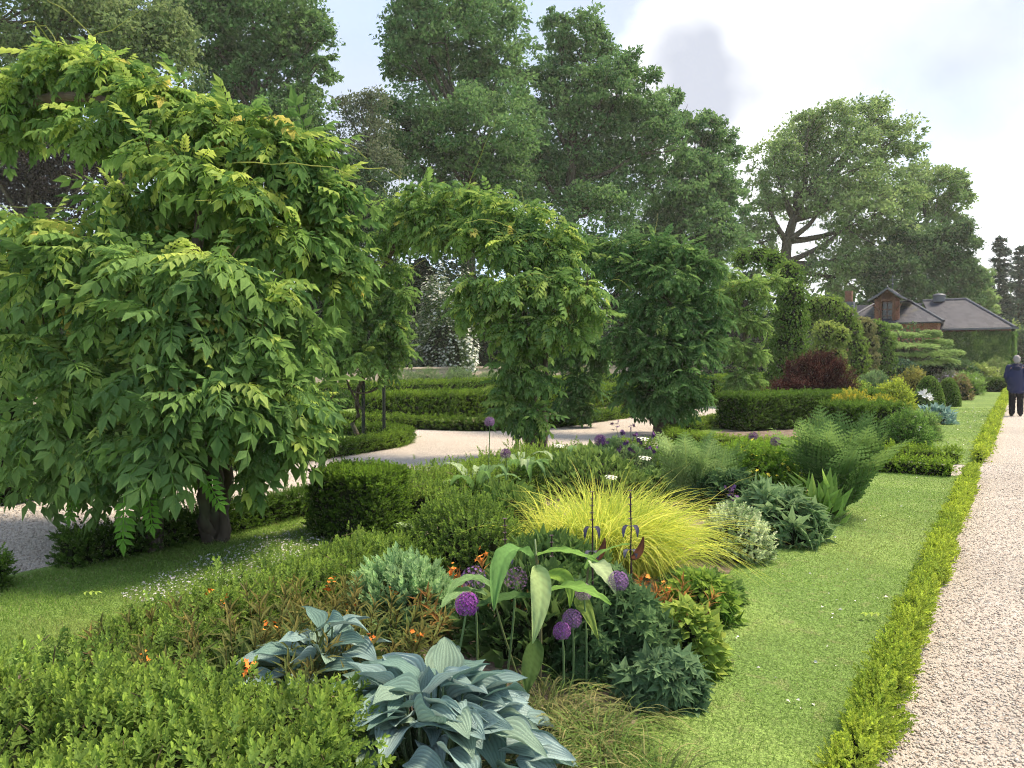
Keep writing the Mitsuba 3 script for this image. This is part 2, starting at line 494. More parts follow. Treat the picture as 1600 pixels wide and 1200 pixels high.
hedge(k, [(-6.05, 7.2), (-6.05, 11.3)], .26, .13, 1200, .065, BOXC, 17, tmpl=SPRIG_S)
k = tag(name('box_edging'), 'low curved edging round the lawn corner with the two dark posts', 'hedge')
hedge(k, [(-9.35, 7.0), (-9.35, 9.2), (-9.45, 10.4), (-9.9, 11.3), (-10.7, 11.7), (-15.0, 11.75)], .30, .24, 1100, .07, [(.035, .07, .016), (.08, .13, .024)], 18, tmpl=SPRIG_S)
k = tag(name('box_edging'), 'long low edging beyond the gravel crossing, in front of the bare soil', 'hedge')
hedge(k, [(-16.5, 13.6), (-11.4, 13.62), (-10.1, 14.0), (-9.35, 14.9), (-9.1, 16.2), (-9.1, 24), (-9.1, 40)], .32, .26, 560, .09, [(.035, .07, .016), (.08, .13, .024)], 19, tmpl=SPRIG_S)
k = tag(name('box_edging'), 'low edging along the arch walk behind the third arch', 'hedge')
hedge(k, [(-6.08, 16.2), (-6.08, 28)], .30, .22, 600, .085, [(.05, .09, .02), (.10, .15, .03)], 20, tmpl=SPRIG_S)
# tall clipped hedges
k = tag(name('clipped_hedge'), 'long dark clipped hedge below the dark red shrub', 'hedge')
hedge(k, [(-5.45, 17.3), (-4.2, 19.2), (-3.1, 20.9)], 1.0, .78, 850, .085, DARK, 21, lump=.03, tmpl=SPRIG_N)
k = tag(name('clipped_hedge'), 'square dark clipped hedge block behind the large fern', 'hedge')
hedge(k, [(-2.95, 16.4), (-2.05, 15.75)], 1.1, .72, 1000, .085, DARK, 22, lump=.03, tmpl=SPRIG_N)
k = tag(name('clipped_hedge'), 'long clipped hedge behind the bare soil strip, in front of the stone wall', 'hedge')
hedge(k, [(-14.6, 14.9), (-13.3, 17.4), (-12.4, 19.9), (-12.2, 26), (-12.2, 33)], 1.2, .66, 420, .11, [(.035, .07, .016), (.085, .135, .024)], 23, lump=.03, tmpl=SPRIG_N)
k = tag(name('clipped_hedge'), 'dark low clipped hedge closing the far end of the second lawn', 'hedge')
hedge(k, [(-2.4, 46.9), (-.35, 46.9)], .9, .62, 240, .13, YEW, 24, tmpl=SPRIG_N)
k = tag(name('clipped_hedge'), 'low far hedge parallel to the stone wall, behind the grey mounds', 'hedge')
hedge(k, [(-20.5, 16), (-20.5, 50)], .9, .7, 130, .15, [(.035, .07, .016), (.085, .135, .024)], 25, tmpl=SPRIG_N)
k = tag(name('clipped_hedge'), 'clipped hedge beyond the fourth wisteria column', 'hedge')
hedge(k, [(-12.2, 34.5), (-12.2, 50)], 1.2, .8, 160, .15, [(.035, .07, .016), (.085, .135, .024)], 26, tmpl=SPRIG_N)


# ------------------------------------------------------------------ wisteria arches
def near_twig(rng, p, d, n=7, sag=.3, wig=.1, length=1.0):
    u = np.linspace(0, 1, n)[:, None]
    q = A(p) + unit(A(d)) * u * length + A([0, 0, -sag]) * u ** 2 * length
    return q + np.cumsum(rng.normal(size=(n, 3)) * wig * length / n, axis=0) * u


WIS_OLD, WIS_MID, WIS_NEW, WIS_GOLD = (.054, .108, .034), (.115, .188, .048), (.27, .325, .075), (.40, .36, .10)
PIN1 = [pinnate(4 + k % 2, (.15, .35, .55, .3, .75, .45)[k], .50, 1, k, lf=.37) for k in range(6)]
PIN0 = [pinnate(5, (.15, .4, .65)[k], .46, 0, k, lf=.36) for k in range(3)]


def wisteria(key, clumps, n, leafL, tm, seed, parts=0, young=.25, cols=(WIS_OLD, WIS_MID, WIS_NEW, WIS_GOLD), bsdf='leaf', fill=.3, twigs=8):
    """Foliage of an arch: drooping compound leaves over clumps (x, y, radius in photo pixels, depth in metres)."""
    rng = R_(seed)
    C = A([at(x, y, d) for x, y, r, d in clumps])
    Rr = A([r / F * d for x, y, r, d in clumps])
    w = Rr ** 2 / (Rr ** 2).sum()
    ci = rng.choice(len(C), n, p=w)
    u = sph(rng, n)
    u[:, 2] = np.where(u[:, 2] < -.45, -u[:, 2], u[:, 2])
    inner = rng.uniform(size=n) < fill
    rad = np.where(inner, rng.uniform(.2, .75, n), rng.uniform(.78, 1.02, n)) * Rr[ci]
    pos = C[ci] + u * (rad - leafL * .55)[:, None] * A([1, 1, .85])
    pos[:, 2] = np.maximum(pos[:, 2], leafL * .6 + .1)
    out = u * A([1, 1, 0]) + rng.normal(size=(n, 3)) * .25
    x = unit(unit(out) * 1.0 + A([0, 0, 1]) * (u[:, 2:] * .6 - .58) + rng.normal(size=(n, 3)) * .36)
    z = unit(u * .8 + A([0, 0, .75]) + rng.normal(size=(n, 3)) * .25)
    top = (pos[:, 2] - C[:, 2].min()) / np.ptp(C[:, 2])
    a = (rng.uniform(size=n) + (meshkit.fbm(pos * .9, 2, seed) - .5)).clip(0, 1)
    col = lerp_cols(cols[0], cols[1], a)
    yt = ((u[:, 2] > .1) & ~inner) * (rng.uniform(size=n) < young * (.3 + 1.3 * top.clip(0, 1)))
    col = np.where(yt[:, None], lerp_cols(cols[1], cols[2], rng.uniform(size=n)), col)
    gold = (rng.uniform(size=n) < young * .04 * (.3 + top.clip(0, 1))) & ~inner
    col = np.where(gold[:, None], A(cols[3])[None] * rng.uniform(.6, 1.1, (n, 1)), col)
    col = col * (1 + rng.normal(size=(n, 1)) * .12)
    k = rng.integers(0, len(tm), n)
    sc = leafL * rng.uniform(.5, 1.2, n) * np.where(yt, .8, 1)
    R = frames(x, z)
    single = np.zeros(n, bool)
    if parts:
        near = (pos - CAM) @ FW - 1.2 * (u @ -unit(C.mean(0) - CAM)) + inner * 50
        single[np.argsort(near)[:parts]] = True
    s = Soup()
    for i, t in enumerate(tm):
        mk = (k == i) & ~single
        s.add(*scatter(t, pos[mk], R[mk], sc[mk], col[mk]))
    # stalks that carry the leaves, and loose whip-like shoots
    for j in range(len(C)):
        for q in range(3):
            e = C[j] + sph(rng, 1)[0] * Rr[j] * .8
            s.add(*tube(bez(C[j] - A([0, 0, Rr[j] * .5]), (C[j] + e) / 2 + rng.normal(size=3) * .05, e, 5), .007, 4), (.05, .045, .025))
    order = np.argsort(-C[:, 2])
    for j in range(twigs):
        c = order[rng.integers(0, max(len(C) // 2, 1))]
        d = unit(A([rng.normal(), rng.normal(), rng.uniform(.3, 1.2)]))
        p = near_twig(rng, C[c] + d * Rr[c] * .7, d, 9, rng.uniform(.1, .6), .25, rng.uniform(.5, 1.1) * max(leafL * 3, .7))
        s.add(*tube(p, np.linspace(.006, .003, 9), 4), (.22, .24, .08))
    s.build(key + '__crown', bsdf)
    idx = np.nonzero(single)[0]
    if len(idx):
        tones, dicts = [(.055, .105, .038), (.075, .135, .045), (.105, .175, .054), (.17, .235, .066)], {}
        for i in idx:
            tone = int(np.argmin(np.abs(A(tones)[:, 1] - col[i, 1])))
            dk = (int(k[i]), tone)
            if dk not in dicts:
                v, f, c = tm[dk[0]]
                dicts[dk] = Soup().add(v, f, c * A(tones[tone])).dict(bsdf)
            scene[name(key + '__leaf')] = {**dicts[dk], 'to_world': mat(R[i], pos[i], sc[i])}
    return C


def trunk(key, paths, sides=8):
    s = Soup()
    for p, r in paths: s.add(*tube(p, r, sides), (1, 1, 1))
    v, f, c = s.arrays()
    scene[key] = mikit.ply((v, f), 'bark_mat', True)


def wig(a, b, n, amp, rng):
    u = np.linspace(0, 1, n)[:, None]
    w = np.cumsum(rng.normal(size=(n, 3)), axis=0) * amp
    return A(a) * (1 - u) + A(b) * u + (w - w[0] - (w[-1] - w[0]) * u) * A([1, 1, .3])


def D(*rows): return rows


# nearest arch
k = name('wisteria_arch')
tag(k, 'large nearest wisteria arch, its leafy mass filling the upper left', 'wisteria arch')
c1 = [(100, 95, 55, 8.0), (190, 110, 50, 7.7), (270, 150, 55, 7.4), (350, 180, 50, 7.1), (420, 195, 50, 7.0), (490, 235, 45, 7.1), (520, 290, 45, 7.1), (535, 345, 42, 7.1), (530, 395, 42, 7.1), (0, 150, 60, 8.4), (60, 105, 50, 8.3), (20, 200, 60, 8.5), (40, 150, 75, 8.2), (110, 110, 65, 8.0), (170, 110, 60, 7.6), (230, 165, 75, 7.3), (150, 200, 70, 7.2), (300, 200, 75, 7.1), (370, 215, 70, 6.9), (300, 270, 70, 6.6),
      (440, 245, 65, 6.9), (480, 300, 65, 7.0), (380, 300, 65, 6.5), (240, 235, 60, 6.7), (510, 370, 60, 7.1), (450, 370, 70, 6.7), (520, 430, 50, 7.0), (180, 300, 45, 6.6),
      (60, 370, 75, 6.7), (140, 400, 80, 6.3), (230, 420, 80, 6.0), (330, 430, 85, 5.8), (420, 460, 75, 6.2), (90, 450, 75, 6.4), (30, 440, 60, 6.9), (180, 490, 80, 6.0),
      (280, 510, 80, 5.7), (380, 530, 75, 5.9), (460, 530, 60, 6.4), (60, 540, 70, 6.3), (140, 590, 75, 6.0), (240, 600, 80, 5.7), (340, 620, 80, 5.6), (430, 620, 75, 6.1),
      (490, 620, 45, 6.7), (80, 660, 75, 6.1), (170, 690, 75, 5.9), (260, 700, 70, 5.6), (430, 680, 60, 6.1), (470, 650, 50, 6.5), (100, 730, 50, 6.2), (210, 750, 45, 5.8), (60, 700, 50, 6.5),
      (395, 715, 35, 6.2), (380, 380, 60, 7.5), (200, 350, 70, 7.6), (320, 560, 90, 7.2), (150, 600, 80, 7.3), (420, 560, 80, 7.5), (250, 680, 80, 7.0), (300, 350, 90, 7.6)]
wisteria(k, c1, 5600, .37, PIN1, 101, parts=300, young=.6, twigs=16)
rng = R_(5)
foot, pf = G(338, 848), G(240, 862)
tops = [at(310, 560, 6.2), at(360, 600, 6.5), at(330, 480, 6.6), at(400, 560, 6.8), at(280, 620, 6.1)]
trunk(k + '__trunk', [(wig(foot + A([dx, dy, -.03]), t, 12, .035, rng), np.linspace(.055, .025, 12)) for t, dx, dy in zip(tops, (-.05, .03, 0, .06, -.09), (0, .05, -.06, 0, .03))])
trunk(k + '__post', [(np.linspace(pf - [0, 0, .03], pf + [.02, .02, 1.5], 8), np.full(8, .075))])
rib = bez(at(330, 300, 6.9), at(180, 60, 7.4), at(-40, 200, 8.6), 14)
trunk(k + '__limb', [(rib, .05), (bez(at(300, 420, 6.6), at(330, 300, 6.8), at(300, 220, 7.0), 8), .05)])
# two hanging sprays below the crown
for i, (x0, y0, x1, y1, dd) in enumerate([(195, 770, 192, 850, 5.4), (232, 760, 238, 825, 5.5), (315, 735, 345, 790, 5.6), (118, 760, 108, 812, 5.9)]):
    a, b = at(x0, y0, dd), at(x1, y1, dd - .05)
    v, f, c = pinnate(6, .12, .40, 1, 40 + i)
    L = np.linalg.norm(b - a)
    scene[name(k + '__leaf')] = {**Soup().add(v, f, c * A([.085, .19, .03])).dict('leaf'), 'to_world': mat(frames(A([b - a]), A([-FW + A([.2, 0, .3])]))[0], a, L)}

# second arch: legs with bare posts left, shaggy trunk right
k = name('wisteria_arch')
tag(k, 'second wisteria arch, joining the two dark posts to a shaggy trunk in the middle', 'wisteria arch')
c2 = [(640, 350, 42, 14.0), (690, 345, 46, 13.7), (735, 355, 46, 13.3), (655, 312, 34, 14.0), (780, 355, 46, 12.8), (830, 385, 46, 12.5), (885, 400, 36, 12.5), (850, 440, 44, 12.2), (620, 330, 45, 14.2), (670, 320, 45, 13.9), (720, 315, 50, 13.4), (770, 325, 50, 13.0), (820, 340, 50, 12.7), (865, 370, 45, 12.7), (740, 370, 50, 12.9), (800, 390, 50, 12.5), (860, 410, 42, 12.5),
      (690, 370, 40, 13.5), (600, 370, 35, 14.4), (745, 450, 45, 12.3), (800, 450, 45, 12.0), (860, 460, 50, 12.0), (910, 460, 45, 12.2), (930, 490, 32, 12.3), (730, 480, 32, 12.3), (850, 510, 45, 12.0), (890, 520, 38, 12.2), (800, 520, 40, 12.1), (780, 490, 36, 12.4),
      (800, 580, 38, 12.2), (835, 590, 38, 12.2), (800, 640, 36, 12.1), (835, 650, 34, 12.0), (820, 545, 38, 12.5), (815, 610, 32, 12.6), (790, 605, 28, 12.3),
      (575, 420, 32, 14.8), (620, 420, 30, 14.5), (590, 470, 36, 14.7), (560, 500, 40, 14.6), (545, 480, 30, 14.5), (535, 520, 34, 14.2), (560, 560, 36, 14.2), (600, 575, 26, 14.4), (605, 510, 34, 14.4), (625, 460, 28, 14.5), (615, 500, 34, 14.6), (540, 540, 36, 14.4), (580, 550, 38, 14.4), (620, 545, 26, 14.6), (520, 570, 24, 14.3), (600, 450, 30, 15.2)]
wisteria(k, c2, 4300, .36, PIN1, 102, parts=240, young=.35, twigs=14)
rng = R_(6)
f2 = G(836, 712)
trunk(k + '__trunk', [(wig(f2 + A([dx, dy, -.03]), at(x, y, 12.4), 12, .03, rng), np.linspace(r, r * .5, 12)) for x, y, dx, dy, r in [(815, 480, 0, 0, .10), (790, 500, -.12, .05, .06), (850, 520, .14, .05, .07), (820, 430, .05, -.1, .06), (830, 560, .1, .12, .05)]])
fp = G(812, 700)
trunk(k + '__trunk_001', [(wig(G(560, 690), at(565, 560, 14.6), 10, .05, R_(3)), np.linspace(.05, .03, 10)), (bez(at(548, 610, 14.6), at(575, 625, 14.6), at(610, 590, 14.5)), .02), (bez(at(565, 640, 14.6), at(540, 600, 14.6), at(530, 560, 14.6)), .02)])
for x, y, t in ((568, 692, 420), (600, 687, 400), (808, 702, 380)):
    g = G(x, y)
    d = depth_of(g)
    p = np.linspace(g - [0, 0, .02], [g[0], g[1], at(x, t, d)[2]], 3)
    v, f = tube(p, .034, 8)
    scene[name(k + '__post')] = mikit.ply((v, f), 'dark_metal', 30)
trunk(k + '__limb', [(bez(at(600, 420, 14.6), at(660, 260, 13.8), at(820, 420, 12.5), 14), .05)])

# third arch
k = name('wisteria_arch')
tag(k, 'third wisteria arch on a stout dark trunk, right of the second', 'wisteria arch')
c3 = [(930, 390, 38, 17.6), (975, 395, 42, 17.2), (1020, 390, 42, 16.8), (1065, 400, 42, 16.5), (1100, 420, 38, 16.4), (1000, 430, 45, 16.6), (1050, 440, 48, 16.1), (960, 420, 40, 17.0), (1100, 470, 42, 16.2), (1120, 500, 28, 16.2),
      (1000, 480, 45, 16.2), (1050, 500, 48, 15.9), (980, 530, 42, 16.1), (1030, 550, 48, 15.8), (1085, 550, 45, 15.9), (1000, 580, 45, 15.9), (1060, 600, 45, 15.7), (990, 620, 35, 16.0), (1030, 630, 40, 15.8), (1085, 610, 32, 15.9), (1065, 635, 28, 15.9), (1040, 590, 50, 16.6), (1110, 530, 32, 16.3),
      (905, 400, 32, 18.2), (890, 500, 38, 18.4), (915, 540, 38, 18.3), (880, 560, 34, 18.3), (910, 600, 38, 18.2), (885, 630, 30, 18.1), (910, 640, 24, 18.1), (935, 560, 28, 18.3), (900, 450, 34, 18.5)]
wisteria(k, c3, 5200, .34, PIN0, 103, parts=120, young=.2, cols=((.034, .075, .028), (.068, .128, .042), (.14, .205, .06), (.2, .24, .08)), twigs=10)
rng = R_(8)
f3 = G(1037, 684)
trunk(k + '__trunk', [(wig(f3 + A([dx, dy, -.03]), at(x, y, 16.2), 10, .03, rng), np.linspace(r, r * .6, 10)) for x, y, dx, dy, r in [(1040, 560, 0, 0, .19), (1020, 580, -.12, 0, .14), (1060, 590, .12, 0, .13)]])
trunk(k + '__limb', [(bez(at(1025, 665, 16.2), at(1005, 640, 16.1), at(995, 620, 16.1)), .05), (bez(at(1045, 655, 16.2), at(1075, 650, 16.1), at(1085, 630, 16.1)), .05), (bez(at(895, 520, 18.3), at(930, 330, 17.5), at(1050, 480, 16.3), 12), .06)])

FARC = ((.065, .115, .034), (.12, .19, .05), (.21, .27, .08), (.24, .26, .09))
k = name('wisteria_arch')
tag(k, 'fourth wisteria column with yellowish green tufts, right of the third arch', 'wisteria arch')
c4 = [(1150, 455, 28, 27), (1175, 450, 28, 26.5), (1140, 430, 22, 28), (1190, 470, 22, 26.5), (1160, 500, 32, 26.5), (1185, 510, 24, 26.3), (1150, 550, 30, 26.3), (1180, 555, 26, 26.3), (1160, 590, 30, 26.2), (1150, 605, 24, 26.2), (1178, 600, 22, 26.2), (1205, 440, 22, 28), (1140, 480, 22, 27)]
wisteria(k, c4, 2000, .36, PIN0, 104, young=.3, cols=FARC, twigs=4)
trunk(k + '__trunk', [(wig(G(1163, 632), at(1165, 470, 26.5), 8, .03, R_(9)), .09)])

LEAFY = [leaf2(.62, .14)]


def column(key, rows, n, size, cols, seed, pole=None, bsdf='leaf'):
    """A clipped leafy pillar or bow: small leaves over overlapping rounds (x, y, radius px, depth)."""
    rng, s = R_(seed), Soup()
    C = A([at(x, y, d) for x, y, r, d in rows])
    Rr = A([r / F * d for x, y, r, d in rows])
    ci = rng.choice(len(C), n, p=Rr ** 2 / (Rr ** 2).sum())
    u = sph(rng, n)
    pos = C[ci] + u * (Rr[ci] * rng.uniform(.72, 1.04, n))[:, None]
    pos[:, 2] = np.maximum(pos[:, 2], .03)
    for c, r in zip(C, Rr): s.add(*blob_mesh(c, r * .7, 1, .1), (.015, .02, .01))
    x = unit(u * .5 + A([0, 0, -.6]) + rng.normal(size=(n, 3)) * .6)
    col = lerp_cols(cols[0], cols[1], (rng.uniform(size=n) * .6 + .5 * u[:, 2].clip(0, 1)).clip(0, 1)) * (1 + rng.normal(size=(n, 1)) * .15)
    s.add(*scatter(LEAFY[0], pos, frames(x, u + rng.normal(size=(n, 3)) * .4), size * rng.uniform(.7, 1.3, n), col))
    s.build(key + '__crown', bsdf)
    lo = int(np.argmin(C[:, 2]))
    b = A([C[lo, 0], C[lo, 1], -.03])
    trunk(key + '__trunk', [(np.linspace(b, C[lo] + [0, 0, Rr[lo]], 4), .07)])


def climber(label, rows, n, size, cols, seed, cat='climber arch', base='climber_arch', **kw):
    k = name(base)
    tag(k, label, cat)
    column(k, rows, n, size, cols, seed, **kw)
    return k


HORN = [(.035, .075, .018), (.10, .16, .03)]
climber('tall clipped leafy column with a bow at its top, right of the fourth wisteria column', [(1160, 405, 16, 33), (1185, 400, 18, 32), (1210, 410, 20, 31), (1232, 430, 24, 30), (1238, 465, 27, 29.6), (1235, 500, 29, 29.5), (1235, 535, 29, 29.5), (1234, 570, 28, 29.5), (1232, 598, 27, 29.5), (1215, 540, 20, 30.5), (1212, 585, 18, 30.5)], 9000, .12, HORN, 201)
climber('rounded leafy arch behind and above the dark red shrub', [(1275, 480, 20, 37), (1297, 482, 22, 36.5), (1318, 495, 20, 36), (1330, 515, 18, 36), (1338, 540, 18, 36), (1342, 565, 18, 36), (1345, 590, 16, 36), (1262, 500, 16, 37)], 4200, .14, [(.05, .09, .02), (.13, .19, .04)], 202)
climber('yellowish leafy arch end just above the dark red shrub', [(1290, 520, 20, 33), (1310, 525, 18, 33), (1283, 550, 18, 33), (1300, 555, 20, 33), (1290, 580, 18, 33), (1310, 580, 17, 33)], 3600, .13, [(.07, .12, .03), (.20, .24, .06)], 203)
climber('narrow brownish leafy column between two far arches', [(1352, 512, 15, 41), (1357, 535, 15, 41), (1360, 560, 14, 41), (1360, 585, 14, 41), (1345, 508, 14, 42)], 2400, .15, [(.06, .07, .035), (.15, .15, .06)], 204)
climber('dark green farthest leafy column below the gabled dormer', [(1372, 515, 16, 44), (1382, 535, 17, 44), (1384, 560, 17, 44), (1384, 585, 16, 44), (1380, 605, 15, 44)], 2600, .15, HORN, 205)
k = climber('dark leafy left leg of the nearest arch, at the left edge of the photo', [(10, 520, 50, 8.6), (-20, 580, 60, 8.7), (15, 640, 45, 8.6), (-10, 700, 60, 8.6), (10, 750, 45, 8.5), (-30, 450, 60, 8.8), (-30, 760, 55, 8.6), (-60, 640, 60, 9.2)], 2600, .14, [(.025, .06, .016), (.055, .11, .022)], 206)


# ------------------------------------------------------------------ trees
TL = [leaf2(.62, .12), leaf2(.55, .05)]


def tree(key, depth, base, blobs, n, size, cols, seed, fork=None, trunk_r=.45, spread=.16, clump=60, thick=1.0, limb=True, droop=.0, bsdf='leaf', kmax=1.0, gap=.0):
    """Tapered trunk and limbs that reach into every round of the crown; leaves gathered in sprays on the rounds.
    base: photo column of the foot; blobs: (x, y, radius px[, depth offset])."""
    rng = R_(seed)
    bl = [(x, y, r, depth + (o[0] if o else rng.uniform(-1, 1) * r / F * depth * .8)) for x, y, r, *o in blobs]
    C = A([at(x, y, d) for x, y, r, d in bl])
    Rr = A([r / F * d for x, y, r, d in bl])
    w = Rr ** 2 / (Rr ** 2).sum()
    nc = max(int(n * 2.05) // clump, 4)
    ci = rng.choice(len(C), nc, p=w)
    u = sph(rng, nc)
    u[:, 2] = np.where(u[:, 2] < -.5, -u[:, 2], u[:, 2])
    rad = Rr[ci] * (1 - np.abs(rng.normal(size=nc)) * .28).clip(.15, 1.0) * rng.uniform(.9, 1.08, nc)
    cc = C[ci] + u * rad[:, None]
    if gap:
        keep = meshkit.fbm(cc / (Rr.mean() * .9), 2, seed) > gap
        cc, ci, u = cc[keep], ci[keep], u[keep]
        nc = len(cc)
    m = clump
    sg = Rr[ci] * spread * rng.uniform(.6, 1.3, nc)
    off = sph(rng, nc * m).reshape(nc, m, 3) * rng.uniform(0, 1, (nc, m, 1)) ** .45 * A([1.75, 1.75, .95]) * sg[:, None, None]
    off[..., 2] -= droop * np.linalg.norm(off[..., :2], axis=-1)
    pos = (cc[:, None] + off).reshape(-1, 3)
    uu = np.repeat(u, m, 0)
    N = len(pos)
    x = unit(uu * .5 + rng.normal(size=(N, 3)) * .8 + A([0, 0, -.3]))
    z = unit(uu * .7 + A([0, 0, .6]) + rng.normal(size=(N, 3)) * .5)
    ct = rng.uniform(size=nc)
    col = lerp_cols(cols[0], cols[1], np.repeat(ct, m)) * (1 + rng.normal(size=(N, 1)) * .14)
    s = Soup()
    s.add(*scatter(TL[0], pos, frames(x, z), size * rng.uniform(.6, 1.3, N), col))
    s.build(key + '__crown', bsdf)
    b = at(base, HOR, depth)
    b[2] = -.1
    fz = at(base, fork, depth)[2] if fork else C[:, 2].min() * .9
    f0 = A([b[0], b[1], max(fz, 1.0)])
    paths = [(wig(b, f0, 8, trunk_r * .12, rng), np.linspace(trunk_r * 1.25, trunk_r * .85, 8))]
    topc = C[np.argmax(C[:, 2])]
    if limb:
        lead = bez(f0, A([f0[0], f0[1], (f0[2] + topc[2]) / 2]), topc, 8)
        paths.append((lead, np.linspace(trunk_r * .8, trunk_r * .1, 8)))
        for c, r in zip(C, Rr):
            st = lead[min(int(6 * max(0, (c[2] - f0[2])) / max(topc[2] - f0[2], 1) * .6), 5)]
            mid = (st * .45 + c * .55) + A([0, 0, -.12 * np.linalg.norm(c - st)])
            p = bez(st, mid, c + A([0, 0, r * .4]), 8)
            p += np.cumsum(rng.normal(size=p.shape), 0) * .03 * thick
            paths.append((p, np.linspace(trunk_r * .42, trunk_r * .06, 8) * thick))
            for q in range(4):
                e = c + sph(rng, 1)[0] * r * .85
                paths.append((bez(p[5], (p[5] + e) / 2 + rng.normal(size=3) * .1 * r, e, 5), np.linspace(trunk_r * .12, trunk_r * .03, 5) * thick))
    trunk(key + '__trunk', paths, 6)


def T(label, *a, base_name='tree', cat='tree', **kw):
    k = name(base_name)
    tag(k, label, cat)
    tree(k, *a, **kw)
    return k


LIMEC = [(.052, .105, .042), (.105, .175, .064)]
LIGHT = [(.07, .11, .045), (.13, .17, .07)]
PLANE = [(.095, .15, .056), (.165, .225, .085)]
DEEP = [(.026, .052, .024), (.055, .092, .038)]
T('tall dark green tree with two leafy heads, left of the photo centre', 58, 735,
  [(690, 40, 85), (640, 90, 50), (640, 30, 40), (765, 55, 65), (700, 150, 85), (780, 130, 60), (670, 215, 60), (605, 185, 36), (760, 215, 80), (820, 195, 40), (640, 265, 60), (730, 290, 75), (790, 300, 60), (600, 235, 40)], 26000, .34, LIMEC, 301, fork=300, trunk_r=.55, clump=50)
T('broad dark green tree reaching up to a pointed top, right of the two-headed tree', 64, 890,
  [(918, 62, 44), (870, 60, 38), (900, 125, 65), (850, 150, 48), (950, 150, 60), (985, 130, 42), (900, 225, 85), (1000, 215, 65), (960, 290, 75), (870, 300, 70), (1035, 225, 42), (1045, 290, 55), (830, 260, 50), (930, 350, 70)], 27000, .36, LIMEC, 302, fork=330, trunk_r=.6, clump=50)
T('dark bushy tree stepping down behind the third wisteria arch', 70, 1090,
  [(1050, 170, 32), (1085, 215, 42), (1120, 240, 36), (1095, 290, 55), (1128, 320, 40), (1080, 345, 55), (1135, 370, 36), (1040, 350, 45), (1100, 205, 30), (1020, 390, 50), (1110, 400, 50)], 15000, .38, LIMEC, 303, fork=380, trunk_r=.45, clump=45)
T('dark dense tree standing tall behind the nearest wisteria arch', 50, 400,
  [(400, 30, 100), (470, 65, 55), (330, 60, 75), (420, 130, 80), (492, 120, 34), (350, 150, 70), (300, 20, 60), (470, 185, 50), (440, 220, 70), (380, 250, 70), (495, 60, 30), (490, 240, 40)], 24000, .30, [(.050, .100, .038), (.095, .16, .056)], 304, fork=250, trunk_r=.5, clump=55)
T('pale sparse tree in the upper left corner, sky showing through its twigs', 36, -70,
  [(40, 30, 80), (130, 40, 70), (200, 60, 60), (250, 90, 55), (20, 100, 60), (120, 110, 60), (230, 30, 40), (270, 40, 40), (90, 0, 60), (-40, 60, 70), (280, 110, 40), (190, 110, 50)], 14000, .24, LIGHT, 305, fork=60, trunk_r=.22, clump=30, spread=.22, gap=.42)
T('dark narrow conifer peeking out between the pale sparse tree and the dense dark tree', 44, 190,
  [(195, 10, 28), (190, 50, 34), (185, 100, 40), (200, 150, 50)], 5000, .26, DEEP, 306, clump=40)
T('dark purple leaved tree seen through the nearest arch at the left edge', 44, 60,
  [(60, 250, 85), (0, 290, 80), (130, 290, 70), (60, 340, 80), (170, 260, 50), (-40, 230, 70), (20, 200, 50)], 9000, .28, [(.024, .020, .022), (.05, .036, .036)], 307, fork=420, trunk_r=.4, clump=45)
T('small lacy tree with thin pale foliage between the two tall dark trees', 50, 575,
  [(560, 175, 26), (585, 160, 22), (545, 210, 28), (590, 205, 26), (570, 250, 34), (600, 260, 30), (535, 170, 18)], 3000, .20, [(.06, .08, .05), (.10, .12, .07)], 308, fork=280, trunk_r=.16, clump=14, spread=.3)
T('very dark evergreen below the small lacy tree', 46, 545,
  [(545, 270, 36), (530, 310, 45), (580, 310, 45), (550, 360, 60), (600, 350, 50), (520, 240, 24)], 8000, .24, DEEP, 309, clump=40)
T('great plane tree with pale leaning trunk and wide open crown, behind the house', 84, 1225,
  [(1300, 212, 52), (1250, 235, 50), (1360, 198, 46), (1402, 222, 40), (1208, 262, 44), (1330, 265, 62), (1255, 300, 60), (1392, 272, 50), (1190, 315, 36), (1300, 322, 50), (1352, 345, 66), (1178, 375, 38), (1372, 400, 60), (1305, 425, 55), (1345, 445, 52), (1412, 325, 42), (1200, 420, 30), (1265, 190, 26), (1380, 180, 26)], 26000, .40, PLANE, 310, fork=410, trunk_r=.75, thick=1.25, clump=42, spread=.17, gap=.30)
T('light green tree with drooping outer branches at the right of the great plane tree', 94, 1455,
  [(1470, 298, 38), (1492, 320, 24), (1450, 345, 42), (1432, 285, 32), (1500, 300, 18), (1440, 400, 45), (1488, 360, 28)], 9000, .42, PLANE, 311, fork=430, trunk_r=.4, clump=36, gap=.32)
T('dark round tree just behind the slate roof', 82, 1440,
  [(1480, 395, 46), (1432, 395, 44), (1462, 440, 55), (1402, 440, 45), (1508, 440, 30), (1500, 372, 30), (1430, 470, 40), (1380, 480, 36), (1500, 480, 34)], 16000, .36, [(.035, .07, .03), (.065, .105, .042)], 312, fork=500, trunk_r=.5, clump=45)
T('pale bushy tree between the round dark tree and the conifers', 98, 1530, [(1528, 440, 22), (1532, 470, 24), (1520, 490, 22), (1540, 500, 20)], 3600, .42, PLANE, 313, clump=36)


